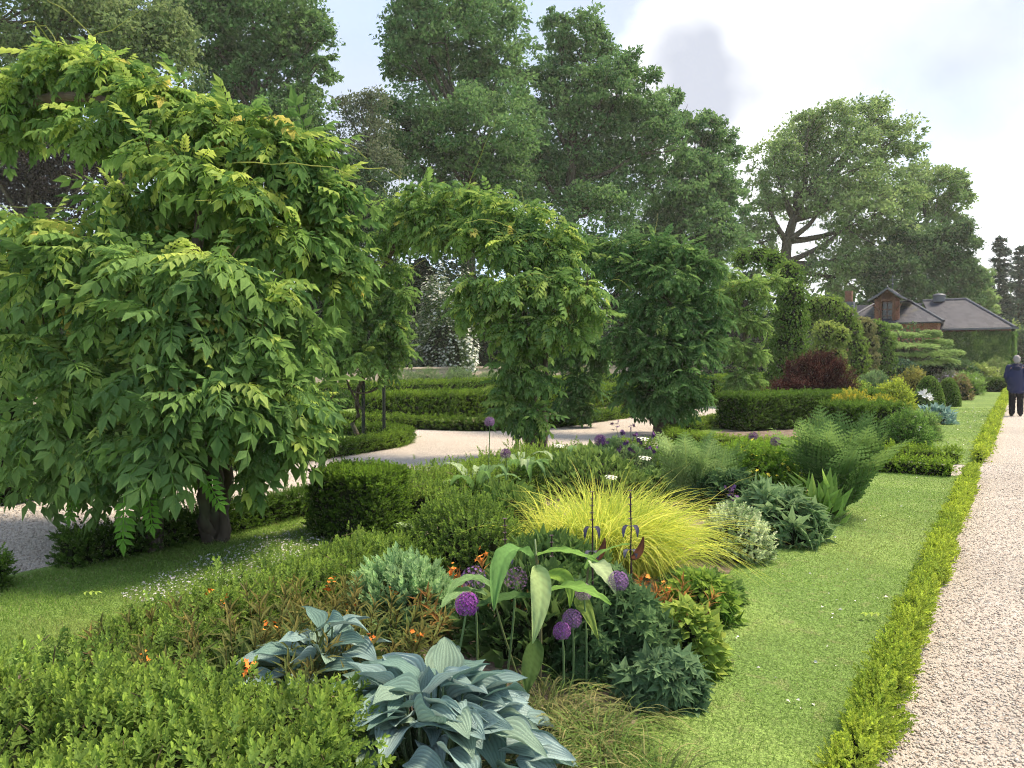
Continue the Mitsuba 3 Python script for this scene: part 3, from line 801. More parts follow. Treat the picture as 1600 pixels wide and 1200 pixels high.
def conifer(label, x, top, depth, half, seed):
    rng, k = R_(seed), name('conifer')
    tag(k, label, 'conifer')
    b = at(x, HOR, depth); b[2] = -.1
    t = at(x, top, depth)
    H = t[2]
    trunk(k + '__trunk', [(np.linspace(b, t, 8), np.linspace(.38, .05, 8))])
    s = Soup()
    lev = 19
    for i in range(lev):
        u = i / (lev - 1)
        z = H * (.30 + .69 * u)
        rr = half / F * depth * (1 - u) ** .75 * rng.uniform(.75, 1.15) + .25
        for j in range(9):
            a = rng.uniform(0, 6.28)
            d = A([math.cos(a), math.sin(a), -.12 + .3 * u])
            n = int(26 + 40 * (1 - u))
            q = rng.uniform(.15, 1, n)
            L = rr * rng.uniform(.7, 1.1)
            pos = A([b[0], b[1], z]) + d * (q * L)[:, None] + rng.normal(size=(n, 3)) * A([.22, .22, .10])
            x_ = unit(d + rng.normal(size=(n, 3)) * .5)
            s.add(*scatter(TL[1], pos, frames(x_, A([0, 0, 1]) + rng.normal(size=(n, 3)) * .3), .55 * rng.uniform(.6, 1.2, n), jitter((.028, .045, .034), n, rng, .2)))
    s.build(k + '__crown', 'leaf')


conifer('dark layered conifer, taller one of the pair at the right edge', 1561, 374, 112, 34, 321)
conifer('dark layered conifer cut off by the right edge of the photo', 1592, 388, 116, 32, 322)


# ------------------------------------------------------------------ shrubs and soft mounds
def mound(key, c, r, n, tm, size, cols, seed, bsdf='leaf', up=.5, z0=0.0, lump=.25, core=.72, freq=1.6, rnd=.4, axis='out', flowers=None, inner=.25, bottom=.0, boxy=2.0):
    """Leafy bush over a half round with lumps. tm: templates along +x. flowers: (template, count, size, colours)."""
    rng, s = R_(seed), Soup()
    r = A(r, float)

    def shell(n, lo=.85, hi=1.05, zmin=bottom):
        u = sph(rng, n)
        u[:, 2] = np.abs(u[:, 2]) * (1 - zmin) + zmin
        u = unit(u)
        p_ = boxy
        sq = (np.abs(u) ** p_).sum(1) ** (-1 / p_)
        k = sq * (1 + lump * 2 * (meshkit.fbm(u * freq + seed * .37, 3, seed) - .5))
        return u, A([c[0], c[1], z0]) + u * r * (k * rng.uniform(lo, hi, n))[:, None]
    u, pos = shell(n)
    inn = rng.uniform(size=n) < inner
    pos[inn] = A([c[0], c[1], z0]) + (pos[inn] - A([c[0], c[1], z0])) * rng.uniform(.5, .95, inn.sum())[:, None]
    nr = unit(u / r)
    if axis == 'out':
        x = unit(nr + A([0, 0, up]) + rng.normal(size=(n, 3)) * rnd)
        R = axis_frames(x, rng)
    else:   # leaves lying over the surface like roof shingles
        x = unit(nr * A([1, 1, .2]) + A([0, 0, -.25 + up]) + rng.normal(size=(n, 3)) * rnd)
        R = frames(x, nr + A([0, 0, .5]) + rng.normal(size=(n, 3)) * .35)
    t = (meshkit.fbm(pos * 2.3 / max(r.mean(), .2) + 3, 2, seed) - .5) * 1.2 + rng.uniform(size=n) * .7 + .15 * u[:, 2]
    col = lerp_cols(cols[0], cols[1], t.clip(0, 1)) * (1 + rng.normal(size=(n, 1)) * .12)
    if core:
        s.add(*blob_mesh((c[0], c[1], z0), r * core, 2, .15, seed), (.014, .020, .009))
    kk = rng.integers(0, len(tm), n)
    sc = size * rng.uniform(.65, 1.2, n)
    for i, tt in enumerate(tm):
        mk = kk == i
        s.add(*scatter(tt, pos[mk], R[mk], sc[mk], col[mk]))
    key_ = key
    if flowers:
        ft, fn, fs, fc = flowers
        fu, fp = shell(fn, 1.0, 1.14, max(bottom, .15))
        sf = Soup()
        fx = unit(fu + A([0, 0, .6]) + rng.normal(size=fu.shape) * .3)
        sf.add(*scatter(ft, fp, axis_frames(fx, rng), fs * rng.uniform(.7, 1.25, fn), lerp_cols(fc[0], fc[1], rng.uniform(size=fn))))
        sf.build(key + '__flowers', 'plain')
        labels[key + '__flowers'] = {'kind': 'stuff'}
        key_ = key + '__foliage'
    s.build(key_, bsdf)


# a small open flower facing +x, and a flat flower head
def rosette(n=5, w=.6, cup=.25, inner=(1, 1, 1)):
    parts = []
    for i in range(n):
        a = 2 * math.pi * i / n
        parts.append(put(leaf2(w, .05), (0, 0, 0), (cup, math.cos(a), math.sin(a)), (1, 0, 0), 1.0))
    return merge(parts)


FLOWER = rosette()
STARF = rosette(6, .3, .3)
UMBEL = merge([put(rosette(5, .8, .3), (.1 * (1 - (a * a + b * b)), a, b), (1, a * .6, b * .6), (0, 0, 1), .22) for a, b in [(0, 0), (.35, 0), (-.35, 0), (0, .35), (0, -.35), (.5, .5), (-.5, .5), (.5, -.5), (-.5, -.5), (.7, 0), (-.7, 0), (0, .7), (0, -.7)]])
LANCE = [leaflet(.22, .03, .2), leaflet(.28, .04, .35)]
OVAL = [leaflet(.55, .06, .2), leaflet(.65, .05, .1)]
FINE = [sprig(5, .5, .16, 1.1, k, (1.2, 1.2, 1)) for k in range(2)]


def bush(label, x, y, w, h, n, tm, size, cols, seed, base='shrub', cat='shrub', ky=.8, **kw):
    """A bush whose foot stands at photo (x, y), w wide and h high in photo pixels."""
    k = name(base)
    tag(k, label, cat)
    g = G(x, y)
    d = depth_of(g)
    g = g + A([FW[0], FW[1], 0]) * (w / 2 / F * d * ky)
    mound(k, g, (w / 2 / F * d, w / 2 / F * d * ky, h / F * d), n, tm, size, cols, seed, **kw)
    return k


def bushd(label, x, ytop, depth, w, h, n, tm, size, cols, seed, base='shrub', cat='shrub', ky=.8, **kw):
    """A bush at a given distance, top at photo (x, ytop), w pixels wide and h metres high."""
    k = name(base)
    tag(k, label, cat)
    p = at(x, ytop, depth)
    z0 = p[2] - h
    mound(k, p, (w / 2 / F * depth, w / 2 / F * depth * ky, h), n, tm, size, cols, seed, z0=max(z0, 0), **kw)
    return k


# evergreen masses and flowering shrub behind the stone wall
WALLB = [(575, 345, 44, 100), (655, 350, 40, 120), (750, 385, 42, 130), (860, 400, 42, 120), (960, 420, 40, 110), (1060, 400, 44, 120), (1150, 430, 46, 100), (500, 380, 46, 110), (410, 380, 44, 120), (300, 380, 42, 120), (200, 400, 40, 110), (100, 400, 40, 120), (10, 400, 40, 110)]
WORDS = ['behind the left legs of the second arch', 'above the white flowering shrub', 'behind the shaggy trunk of the second arch', 'between the second and third arches', 'behind the third arch', 'just right of the third arch top', 'behind the fourth wisteria column', 'between the nearest and second arches', 'behind the right side of the nearest arch', 'behind the middle of the nearest arch', 'behind the left half of the nearest arch', 'seen low through the nearest arch at the left', 'at the far left edge behind the nearest arch']
def behind_wall(x, more=3.0):
    """Distance at which the line of sight through photo column x has passed the stone wall."""
    return 28.2 / (FW[0] * -1 - RT[0] * (x - 800) / F) + more


for i, ((x, yt, d, w), wd) in enumerate(zip(WALLB, WORDS)):
    d = behind_wall(min(x, 1100), 4 + i % 3 + (7 if i == 1 else 0))
    bushd('tall dark evergreen shrub ' + wd, x, yt, d, w * 1.25, at(x, yt, d)[2] + .3, 4600, LEAFY, .0062 * d, DEEP if i % 2 else [(.025, .05, .02), (.05, .085, .03)], 400 + i, base='evergreen_shrub', ky=.35, axis='over', lump=.35, core=.75, boxy=3.0)
d = behind_wall(688, 1.5)
bushd('shrub covered in small white blossom behind the stone wall', 690, 462, d, 118, at(688, 462, d)[2], 7000, LEAFY, .19, [(.05, .085, .035), (.09, .135, .055)], 420, base='flowering_shrub', ky=.35, axis='over', lump=.6, freq=2.6, boxy=2.6,
      flowers=(FLOWER, 2300, .095, ((.42, .46, .38), (.68, .70, .63))))
d = behind_wall(925, 1.0)
bushd('smaller white streaked shrub behind the wall, between the second and third arches', 925, 500, d, 60, at(925, 500, d)[2], 2600, LEAFY, .26, [(.03, .05, .028), (.06, .09, .045)], 421, base='flowering_shrub', ky=.3, axis='over', lump=.4, boxy=3.0, flowers=(FLOWER, 260, .12, ((.3, .33, .33), (.45, .48, .48))))
for i in range(4):
    x, d, lb = [(1575, 105, 'light green bush beyond the right end of the house'), (1599, 90, 'dark bush at the right edge beyond the person'), (1548, 118, 'low pale bush under the conifers'), (1500, 130, 'bush behind the slate roof end')][i]
    bushd(lb, x, [505, 530, 500, 480][i], d, [60, 40, 70, 90][i], [7, 5, 8, 9][i], 2600, LEAFY, .4, [[(.09, .13, .04), (.15, .19, .06)], DEEP, [(.07, .11, .04), (.13, .17, .06)], LIMEC][i], 430 + i, axis='over', lump=.3)
s = Soup()
rng = R_(77)
for i in range(70):
    a = math.radians(rng.uniform(-75, 25))
    d = rng.uniform(150, 175)
    c = A([math.sin(a) * d, math.cos(a) * d, 0])
    h = rng.uniform(9, 16)
    u = sph(rng, 420); u[:, 2] = np.abs(u[:, 2])
    s.add(*scatter(TL[0], c + u * A([8, 8, h]) * rng.uniform(.8, 1.05, (420, 1)), axis_frames(sph(rng, 420), rng), 1.5, jitter((.035, .06, .025), 420, rng)))
    s.add(*blob_mesh(c, A([7, 7, h * .88]), 2, .15, i), (.03, .05, .022))
s.build('distant_woods', 'leaf')
labels['distant_woods'] = {'kind': 'stuff', 'label': 'distant belt of dark woods closing the horizon', 'category': 'woods'}

# ------------------------------------------------------------------ stone wall
WX, WH = -28.2, 1.14
k = name('stone_wall')
tag(k, 'low pale stone garden wall with flat coping, behind the long hedge', 'wall')
scene[k + '__body'] = mikit.ply(trimesh.creation.box((.42, 66, WH), transform=trimesh.transformations.translation_matrix((WX, 33, WH / 2))), 'stone_mat')
rng = R_(31)
y = 0.0
cop = {}
while y < 66:
    L = rng.uniform(.9, 1.3)
    b = trimesh.creation.box((.56 + rng.uniform(0, .03), L - .015, .11))
    b.apply_translation((WX + rng.normal() * .006, y + L / 2, WH + .055 + rng.normal() * .003))
    kk = name(k + '__coping_stone')
    scene[kk] = mikit.ply(b, 'stone_mat')
    y += L

# ------------------------------------------------------------------ house
HD = 64.0
k = name('house')
tag(k, 'low brick house with grey slate roofs and a gabled timber dormer', 'house')
U, Vv = A([1.0, 0, 0]), A([0, 1.0, 0])                    # the house stands square to the paths
HY = 69.0


def hp(x, y, d=0.0):
    """Point seen at photo (x, y) on the upright plane d metres behind the house front."""
    r = FW + RT * (x - 800) / F - UP * (y - 600) / F
    return CAM + r * (HY + d) / r[1]


def ground_pt(x, d=0.0):
    p = hp(x, HOR, d)
    p[2] = 0
    return p


def poly_mesh(faces):
    s = Soup()
    for f in faces:
        f = A(f, float)
        s.add(f, [(0, i, i + 1) for i in range(1, len(f) - 1)], (1, 1, 1))
    v, f, c = s.arrays()
    return v, f


def slab(pts, th, key, mat_):
    """A flat plate of thickness th from a ring of points."""
    p = A(pts, float)
    nr = unit(np.cross(p[1] - p[0], p[2] - p[0]))
    if nr[2] < 0: nr = -nr
    q = p - nr * th
    n = len(p)
    f = [(0, i, i + 1) for i in range(1, n - 1)] + [(n, n + i + 1, n + i) for i in range(1, n - 1)]
    for i in range(n):
        j = (i + 1) % n
        f += [(i, j, n + j), (i, n + j, n + i)]
    scene[key] = mikit.ply((np.vstack([p, q]), A(f)), mat_)


def obox(c, sx, sy, sz, key=None, mat_=None, soup=None, col=(1, 1, 1)):
    """Box with edges along the house's own axes, c = middle of its foot."""
    c = A(c, float)
    v = A([c + U * sx * a / 2 + Vv * sy * b / 2 + A([0, 0, sz * e]) for a in (-1, 1) for b in (-1, 1) for e in (0, 1)])
    f = [(0, 1, 3), (0, 3, 2), (4, 6, 7), (4, 7, 5), (0, 4, 5), (0, 5, 1), (2, 3, 7), (2, 7, 6), (0, 2, 6), (0, 6, 4), (1, 5, 7), (1, 7, 3)]
    if soup is not None: soup.add(v, f, col)
    else: scene[key] = mikit.ply((v, A(f)), mat_)


ez = hp(1470, 514)[2]                                  # eave height, right wing
rz = hp(1470, 469, 4.8)[2]
mpp = float(np.linalg.norm(hp(1461, HOR) - hp(1460, HOR)))   # metres per photo pixel at the house
wl, wr = ground_pt(1462, .6), ground_pt(1578, .6)
dpt = 9.0
obox((wl + wr) / 2 + Vv * dpt / 2, np.linalg.norm(wr - wl), dpt, ez, k + '__wall', 'brick_mat')
e = lambda x, d: A([*(ground_pt(x, d)[:2]), ez])
rg = lambda x, d: A([*(ground_pt(x, d)[:2]), rz])
slab([e(1462, 0), e(1586, 0), rg(1508, 4.8), rg(1440, 4.8)], .12, k + '__roof', 'slate_mat')
slab([e(1586, .02), e(1586, 10.2), rg(1508.4, 4.82)], .12, k + '__roof_001', 'slate_mat')
obox(A([*(ground_pt(1524, -.05)[:2]), ez - .12]), 124 * mpp, .14, .14, k + '__gutter', 'lead_mat')
# left hipped block in front, with the dormer
el = hp(1400, 504, -3.0)[2]
rl = hp(1400, 470, 1.8)[2]
bl, br = ground_pt(1322, -2.4), ground_pt(1464, -2.4)
obox((bl + br) / 2 + Vv * 4.5, np.linalg.norm(br - bl), 9, el, k + '__wall_001', 'brick_mat')
E2 = lambda x, d: A([*(ground_pt(x, d)[:2]), el])
Rg = lambda x, d, z=rl: A([*(ground_pt(x, d)[:2]), z])
slab([E2(1312, -3), E2(1474, -3), Rg(1418, 1.8), Rg(1372, 1.8)], .12, k + '__roof_002', 'slate_mat')
slab([E2(1474, -2.98), E2(1474, 7.2), Rg(1418.3, 1.82)], .12, k + '__roof_003', 'slate_mat')
slab([E2(1312, 7.2), E2(1312, -2.98), Rg(1371.7, 1.82)], .12, k + '__roof_004', 'slate_mat')
slab([Rg(1316, 3.0, ez), Rg(1420, 3.0, ez), Rg(1440, 4.8, rl - .05), Rg(1310, 4.8, rl - .05)], .12, k + '__roof_005', 'slate_mat')
for i, (p, q) in enumerate([(E2(1474, -3), Rg(1418, 1.8)), (E2(1312, -3), Rg(1372, 1.8)), (e(1586, 0), rg(1508, 4.8)), (rg(1440, 4.8), rg(1508, 4.8))]):
    v, f = tube(np.linspace(p + [0, 0, .03], q + [0, 0, .03], 3), .09, 8)
    scene[name(k + '__hip_ridge')] = mikit.ply((v, f), 'lead_mat', 40)
# dormer: brick piers, timber posts, braces, glazed doors, steep little roof
dm = -2.2
dz = el - .2
top, fl = hp(1384, 451, dm)[2], hp(1384, 465, dm)[2]
for x, m_ in ((1371, 'brick_mat'), (1399, 'brick_mat')):
    obox(A([*(ground_pt(x, dm)[:2]), dz]), 10 * mpp, .5, fl - dz - .1, name(k + '__dormer_pier'), m_)
for x in (1374.6, 1395.4):
    obox(A([*(ground_pt(x, dm - .32)[:2]), dz]), .17, .17, fl - dz, name(k + '__dormer_post'), 'timber_mat')
obox(A([*(ground_pt(1385, dm + .1)[:2]), dz]), 20 * mpp, .1, fl - dz - .3, k + '__dormer_window', 'dark_glass')
for i in range(3):
    x = 1376.5 + 17 * i / 2
    obox(A([*(ground_pt(x, dm + .02)[:2]), dz]), .05, .06, fl - dz - .3, name(k + '__dormer_window__bar'), 'timber_mat')
for i in range(4):
    obox(A([*(ground_pt(1385, dm + .0)[:2]), dz + .25 + i * (fl - dz - .5) / 3.4]), 17.4 * mpp, .045, .055, name(k + '__dormer_window__bar'), 'timber_mat')
obox(A([*(ground_pt(1385, dm - .05)[:2]), fl - .32]), 40 * mpp, .5, .2, k + '__dormer_beam', 'timber_mat')
g0, g1, g2 = A([*(ground_pt(1366, dm)[:2]), fl - .1]), A([*(ground_pt(1404, dm)[:2]), fl - .1]), A([*(ground_pt(1385, dm)[:2]), top - .1])
sg = np.vstack([g0, g1, g2, g0 + Vv * .3, g1 + Vv * .3, g2 + Vv * .3])
scene[k + '__dormer_gable'] = mikit.ply((sg, A([(0, 1, 2), (3, 5, 4), (0, 3, 4), (0, 4, 1), (1, 4, 5), (1, 5, 2), (2, 5, 3), (2, 3, 0)])), 'timber_mat')
for sx in (-1, 1):
    lo = A([*(ground_pt(1385 + sx * 31, dm - .6)[:2]), hp(1385, 468, dm)[2]])
    hi = A([*(ground_pt(1385, dm - .6)[:2]), top + .1])
    mid = (lo + hi) / 2 - A([0, 0, .08])
    slab([lo, mid, mid + Vv * 4.6, lo + Vv * 4.6], .1, name(k + '__dormer_roof'), 'slate_mat')
    slab([mid, hi, hi + Vv * 4.6, mid + Vv * 4.6], .1, name(k + '__dormer_roof'), 'slate_mat')
    v, f = tube(np.vstack([lo, mid, hi]) - Vv * .04 - A([0, 0, .12]), .09, 6)
    scene[name(k + '__bargeboard')] = mikit.ply((v, f), 'lead_mat')
    v, f = tube(bez(A([*(ground_pt(1385 + sx * 11, dm - .3)[:2]), fl - 1.1]), A([*(ground_pt(1385 + sx * 17, dm - .35)[:2]), fl - .9]), A([*(ground_pt(1385 + sx * 22, dm - .4)[:2]), fl - .55])), .07, 6)
    scene[name(k + '__bracket')] = mikit.ply((v, f), 'timber_mat')
fb = A([*(ground_pt(1393, dm + 2.0)[:2]), top - .1])
s = Soup()
s.add(*tube(np.linspace(fb, fb + [0, 0, 1.35], 4), .035, 6), (1, 1, 1)).add(*tube(np.linspace(fb + [0, 0, .95] - U * .25, fb + [0, 0, .95] + U * .25, 3), .03, 6), (1, 1, 1)).add(*blob_mesh(fb + [0, 0, .6], (.09, .09, .09), 1, 0, floor=False), (1, 1, 1))
v, f, c = s.arrays()
scene[k + '__finial'] = mikit.ply((v, f), 'lead_mat', 30)
vb = trimesh.creation.cylinder(.45, .5, sections=20)
vb.apply_translation(A([*(ground_pt(1466, 4.6)[:2]), rz + .1]))
scene[k + '__roof_vent'] = mikit.ply(vb, 'lead_mat', 30)
vb = trimesh.creation.icosphere(2)
vb.apply_scale((.5, .5, .2)); vb.apply_translation(A([*(ground_pt(1466, 4.6)[:2]), rz + .36]))
scene[k + '__roof_vent__cap'] = mikit.ply(vb, 'lead_mat', True)
obox(A([*(ground_pt(1325, 3)[:2]), rl - 1.2]), .55, .5, 2.3, k + '__chimney', 'brick_mat')
obox(A([*(ground_pt(1325, 3)[:2]), rl - .6]), .9, .8, .75, k + '__chimney_base', 'lead_mat')
# ivy on the right wing and on the front of the left block
rng, s = R_(55), Soup()
n = 16000
uu, zz = rng.uniform(0, 1, n), rng.uniform(0, 1, n) ** .9
w = wl[None] * (1 - uu[:, None]) + wr[None] * uu[:, None]
bump = meshkit.fbm(np.column_stack([uu * 9, zz * 5, zz * 0]), 3, 4)
pos = w - Vv * (.06 + .34 * bump * rng.uniform(.5, 1, n))[:, None] + A([0, 0, 1]) * (zz * (ez - .2))[:, None]
s.add(*scatter(LEAFY[0], pos, frames(A([0, 0, -1.0]) + rng.normal(size=(n, 3)) * .5, -Vv + A([0, 0, .5]) + rng.normal(size=(n, 3)) * .35), .24 * rng.uniform(.6, 1.2, n), lerp_cols((.05, .095, .026), (.14, .21, .055), (bump * 1.6 - .4 + rng.normal(size=n) * .2).clip(0, 1))))
n = 6000
side = wr[None] + Vv * (rng.uniform(0, 1, n) * dpt)[:, None] + U * (.05 + .25 * rng.uniform(size=n))[:, None] + A([0, 0, 1]) * (rng.uniform(0, 1, n) * (ez - .2))[:, None]
s.add(*scatter(LEAFY[0], side, frames(A([0, 0, -1.0]) + rng.normal(size=(n, 3)) * .5, U + A([0, 0, .5]) + rng.normal(size=(n, 3)) * .35), .26 * rng.uniform(.6, 1.2, n), jitter((.06, .11, .03), n, rng)))
kk = name('ivy')
tag(kk, 'dense ivy covering the wall of the right wing of the house', 'ivy')
s.build(kk, 'leaf')


# ------------------------------------------------------------------ the near flower bed
def palm(n=7, spread=2.6, W=.3, lobes=True):
    parts = []
    for i in range(n):
        a = (i / (n - 1) - .5) * 2 * spread
        L = 1 - .25 * abs(a) / spread
        parts.append(put(leaflet(W, .04, .22), (0, 0, 0), (math.cos(a), math.sin(a), .05), (0, 0, 1), L, A([1, 1, 1]) * (1 - .05 * (i % 2))))
    return merge(parts)


PALM = [palm(7, 2.5, .3), palm(6, 2.2, .34)]
CUT = [palm(7, 2.6, .44), palm(7, 2.4, .40)]
SPURGE = [sprig(8, .40, .15, 1.25, k, (1.35, .92, .85), leaflet(.17, .02, .25)) for k in range(3)]
FLESHY = [sprig(5, .45, .5, .75, k, (1.25, 1.2, 1.1), leaflet(.5, .08, 0)) for k in range(2)]

k = tag(name('box_hedge'), 'loose fresh green box hedge in the lower left corner of the photo', 'hedge')
hedge(k, [(-4.1, .55), (-3.1, 1.0), (-2.4, 1.36), (-1.84, 1.68)], .95, .30, 2500, .085, BOXC, 501, lump=.18, rough=.06, tmpl=SPRIG_R, twigs=.06)
k = tag(name('box_hedge'), 'loose band of low box between the petal strewn lawn and the orange spurge', 'hedge')
hedge(k, [(-3.4, 1.75), (-3.7, 2.5), (-3.85, 3.3), (-3.85, 4.0)], .5, .21, 2300, .075, BOXC, 502, lump=.12, rough=.05, tmpl=SPRIG_R, twigs=.05)
k = tag(name('box_hedge'), 'dense dark green box block with square corner, standing at the lawn left of the centre', 'hedge')
hedge(k, [(-4.90, 4.72), (-4.98, 5.25)], .70, .58, 3000, .07, [(.03, .062, .014), (.075, .13, .022)], 503, lump=.05, rough=.02)
k = tag(name('box_hedge'), 'looser box hedge with bare twigs running on behind the dark box block', 'hedge')
hedge(k, [(-5.05, 5.6), (-5.15, 7.5), (-5.25, 9.2)], .95, .31, 1300, .075, [(.055, .10, .025), (.125, .185, .042)], 504, lump=.16, rough=.06, twigs=.08)
bush('rounded fresh box bush in front of the looser box hedge', 720, 912, 250, 118, 2600, SPRIG, .075, BOXC, 505, base='box_bush', cat='box bush', lump=.2, ky=.6)
bush('low fresh box bush in front of the dark box block', 600, 915, 220, 56, 1700, SPRIG, .075, BOXC, 506, base='box_bush', cat='box bush', lump=.2, ky=.5)


def clump(key, c, r, n, h, tm, size, cols, seed, lean=.5, flowers=None, bsdf='leaf', base_r=.5, leafy=True):
    """Many upright leafy stems from one patch."""
    rng, s = R_(seed), Soup()
    a, q = rng.uniform(0, 6.28, n), np.sqrt(rng.uniform(0, 1, n))
    off = np.column_stack([np.cos(a), np.sin(a)]) * q[:, None] * A(r)[None]
    pos = np.column_stack([A(c)[:2] + off * base_r, np.zeros(n)])
    x = unit(np.column_stack([off / max(np.max(r), .1) * lean, np.ones(n)]) + rng.normal(size=(n, 3)) * .14)
    hh = h * rng.uniform(.6, 1.08, n) * (1 - .25 * q)
    R = axis_frames(x, rng)
    col = lerp_cols(cols[0], cols[1], rng.uniform(size=n))
    kk = rng.integers(0, len(tm), n)
    foot = pos + x * (hh - size)[:, None].clip(0)
    for i, t in enumerate(tm):
        m = kk == i
        s.add(*scatter(t, foot[m], R[m], np.minimum(size, hh[m]), col[m]))
    for i in range(n): s.add(*tube(np.stack([pos[i], pos[i] + x[i] * hh[i] * .9]), [.004, .0025], 3), A(cols[0]) * A([1.4, .7, .8]))
    s.build(key + ('__stems' if flowers else ''), bsdf)
    if flowers:
        ft, fn, fs, fc = flowers
        pick = rng.choice(n, fn, replace=False)
        for i in pick:
            sf = Soup()
            tipp = pos[i] + x[i] * hh[i] * 1.0
            m = 6
            sf.add(*scatter(ft, tipp + rng.normal(size=(m, 3)) * fs * .9, axis_frames(unit(x[i] + rng.normal(size=(m, 3)) * .6), rng), fs * rng.uniform(.6, 1.1, m), lerp_cols(fc[0], fc[1], rng.uniform(size=m))))
            sf.build(name(key + '__flower_head'), 'plain')


ORANGE = ((.75, .16, .02), (.80, .30, .05))
SPC = [(.050, .088, .030), (.095, .115, .042)]
g = G(400, 1070)
k = tag(name('orange_spurge'), 'reddish leaved spurge with orange flower heads, left of the blue hosta', 'spurge')
clump(k, g, (.70, .62), 105, .46, SPURGE, .30, SPC, 511, flowers=(FLOWER, 6, .018, ORANGE), base_r=1.0)
bush('low dark leaves under the orange spurge', 420, 1100, 300, 46, 900, LANCE, .10, [(.04, .065, .025), (.08, .12, .04)], 508, base='leafy_perennial', cat='perennial', lump=.3)
g = G(540, 1015)
k = tag(name('orange_spurge'), 'olive and rust coloured spurge between the blue hosta and the pale stonecrop', 'spurge')
clump(k, g, (.55, .45), 100, .40, SPURGE, .28, [(.065, .10, .03), (.115, .145, .05)], 512, flowers=(FLOWER, 7, .018, ORANGE), base_r=1.0)
g = G(755, 985)
k = tag(name('orange_spurge'), 'small spurge with red tips behind the loose purple allium head', 'spurge')
clump(k, g, (.3, .3), 26, .46, SPURGE, .28, [(.10, .075, .03), (.17, .12, .04)], 513, flowers=(FLOWER, 4, .02, ORANGE), base_r=1.0)
g = G(1030, 985)
k = tag(name('orange_spurge'), 'sparse orange flowered spurge at the foot of the yellow grass', 'spurge')
clump(k, g, (.3, .2), 18, .36, SPURGE, .26, [(.11, .09, .03), (.2, .14, .05)], 514, flowers=(FLOWER, 5, .02, ORANGE), base_r=1.0)
bush('pale grey green fleshy stonecrop behind the orange spurge', 620, 1010, 175, 108, 900, FLESHY, .11, [(.10, .17, .085), (.17, .26, .13)], 515, base='stonecrop', cat='stonecrop', lump=.12, up=.9)
bush('dark leafy clump under the drooping big leaves', 830, 1050, 220, 130, 900, LANCE + OVAL, .11, [(.03, .06, .02), (.07, .115, .035)], 516, base='leafy_perennial', cat='perennial', lump=.3)
bush('deep green cut leaved geranium below the pink alliums', 975, 1085, 190, 150, 900, CUT, .075, [(.035, .07, .03), (.08, .135, .055)], 517, base='geranium', cat='geranium', lump=.7, ky=.9, up=.9, axis='over', rnd=.8, core=.6)
bush('blue green cut leaved geranium spilling over the lawn edge', 1040, 1120, 125, 80, 420, CUT, .085, [(.05, .095, .05), (.10, .16, .08)], 518, base='geranium', cat='geranium', lump=.7, axis='over', rnd=.8, core=.5)
bush('yellow green bushy foliage plant at the lawn edge below the yellow grass', 1082, 1062, 105, 105, 600, OVAL, .075, [(.09, .155, .035), (.21, .26, .055)], 519, base='foliage_plant', cat='foliage plant', axis='over', lump=.2)
bush('low green plants under the yellow grass on the right', 1105, 985, 110, 75, 700, OVAL + LANCE, .08, [(.06, .12, .025), (.17, .24, .04)], 520, base='foliage_plant', cat='foliage plant', axis='over')
bush('mixed green leaves just behind the drooping big leaves', 870, 960, 230, 90, 900, LANCE + CUT, .10, [(.04, .08, .025), (.09, .15, .04)], 521, base='leafy_perennial', cat='perennial')
bush('small leaved shrub with creamy white edges right of the yellow grass', 1160, 885, 110, 85, 1500, [sprig(5, .4, .5, 1.0, 3, (1.5, 1.5, 1.4))], .07, [(.06, .10, .04), (.34, .38, .26)], 522, base='variegated_shrub', lump=.25)
bush('grey green hellebore with fingered leaves at the lawn edge', 1232, 858, 150, 84, 210, PALM, .17, [(.075, .13, .06), (.14, .21, .10)], 523, base='hellebore', cat='hellebore', axis='over', lump=.25)
bush('dark leafy plant left of the hellebore', 1150, 815, 110, 70, 500, OVAL + PALM, .11, [(.03, .065, .03), (.07, .12, .045)], 524, base='leafy_perennial', cat='perennial', axis='over')
bush('green shrub dotted with small yellow flowers', 1198, 800, 165, 92, 1500, [sprig(5, .5, .5, 1.0, 4)], .10, [(.06, .12, .022), (.12, .19, .035)], 525, base='yellow_flowered_shrub', lump=.2, flowers=(FLOWER, 150, .028, ((.75, .62, .04), (.8, .7, .1))))
bush('fresh green bush just left of the large fern', 1230, 765, 130, 62, 1300, [sprig(5, .5, .5, 1.0, 5)], .10, [(.07, .14, .025), (.14, .22, .04)], 526, lump=.2)
bush('low green plants between the feathery fern and the cross path', 1090, 745, 160, 36, 1100, [sprig(5, .5, .5, 1.0, 5)], .10, [(.06, .12, .03), (.13, .20, .05)], 527, lump=.2)
bush('leafy undergrowth behind the yellow grass', 930, 790, 200, 70, 1300, LANCE + OVAL, .11, [(.06, .11, .03), (.13, .19, .05)], 528, base='leafy_perennial', cat='perennial')
bush('leafy undergrowth left of the yellow grass', 800, 845, 140, 70, 900, LANCE + OVAL, .11, [(.05, .10, .025), (.11, .17, .04)], 529, base='leafy_perennial', cat='perennial')
bush('leafy columbine foliage under the dark purple flowers', 975, 745, 120, 50, 800, CUT, .07, [(.06, .11, .045), (.13, .19, .08)], 530, base='leafy_perennial', cat='perennial')
bush('pale upright broad leaved plant in front of the large fern', 1285, 820, 66, 50, 60, [leaflet(.3, .06, .25)], .28, [(.13, .22, .05), (.22, .32, .08)], 531, base='foliage_plant', cat='foliage plant', up=1.2, core=0, inner=.6)


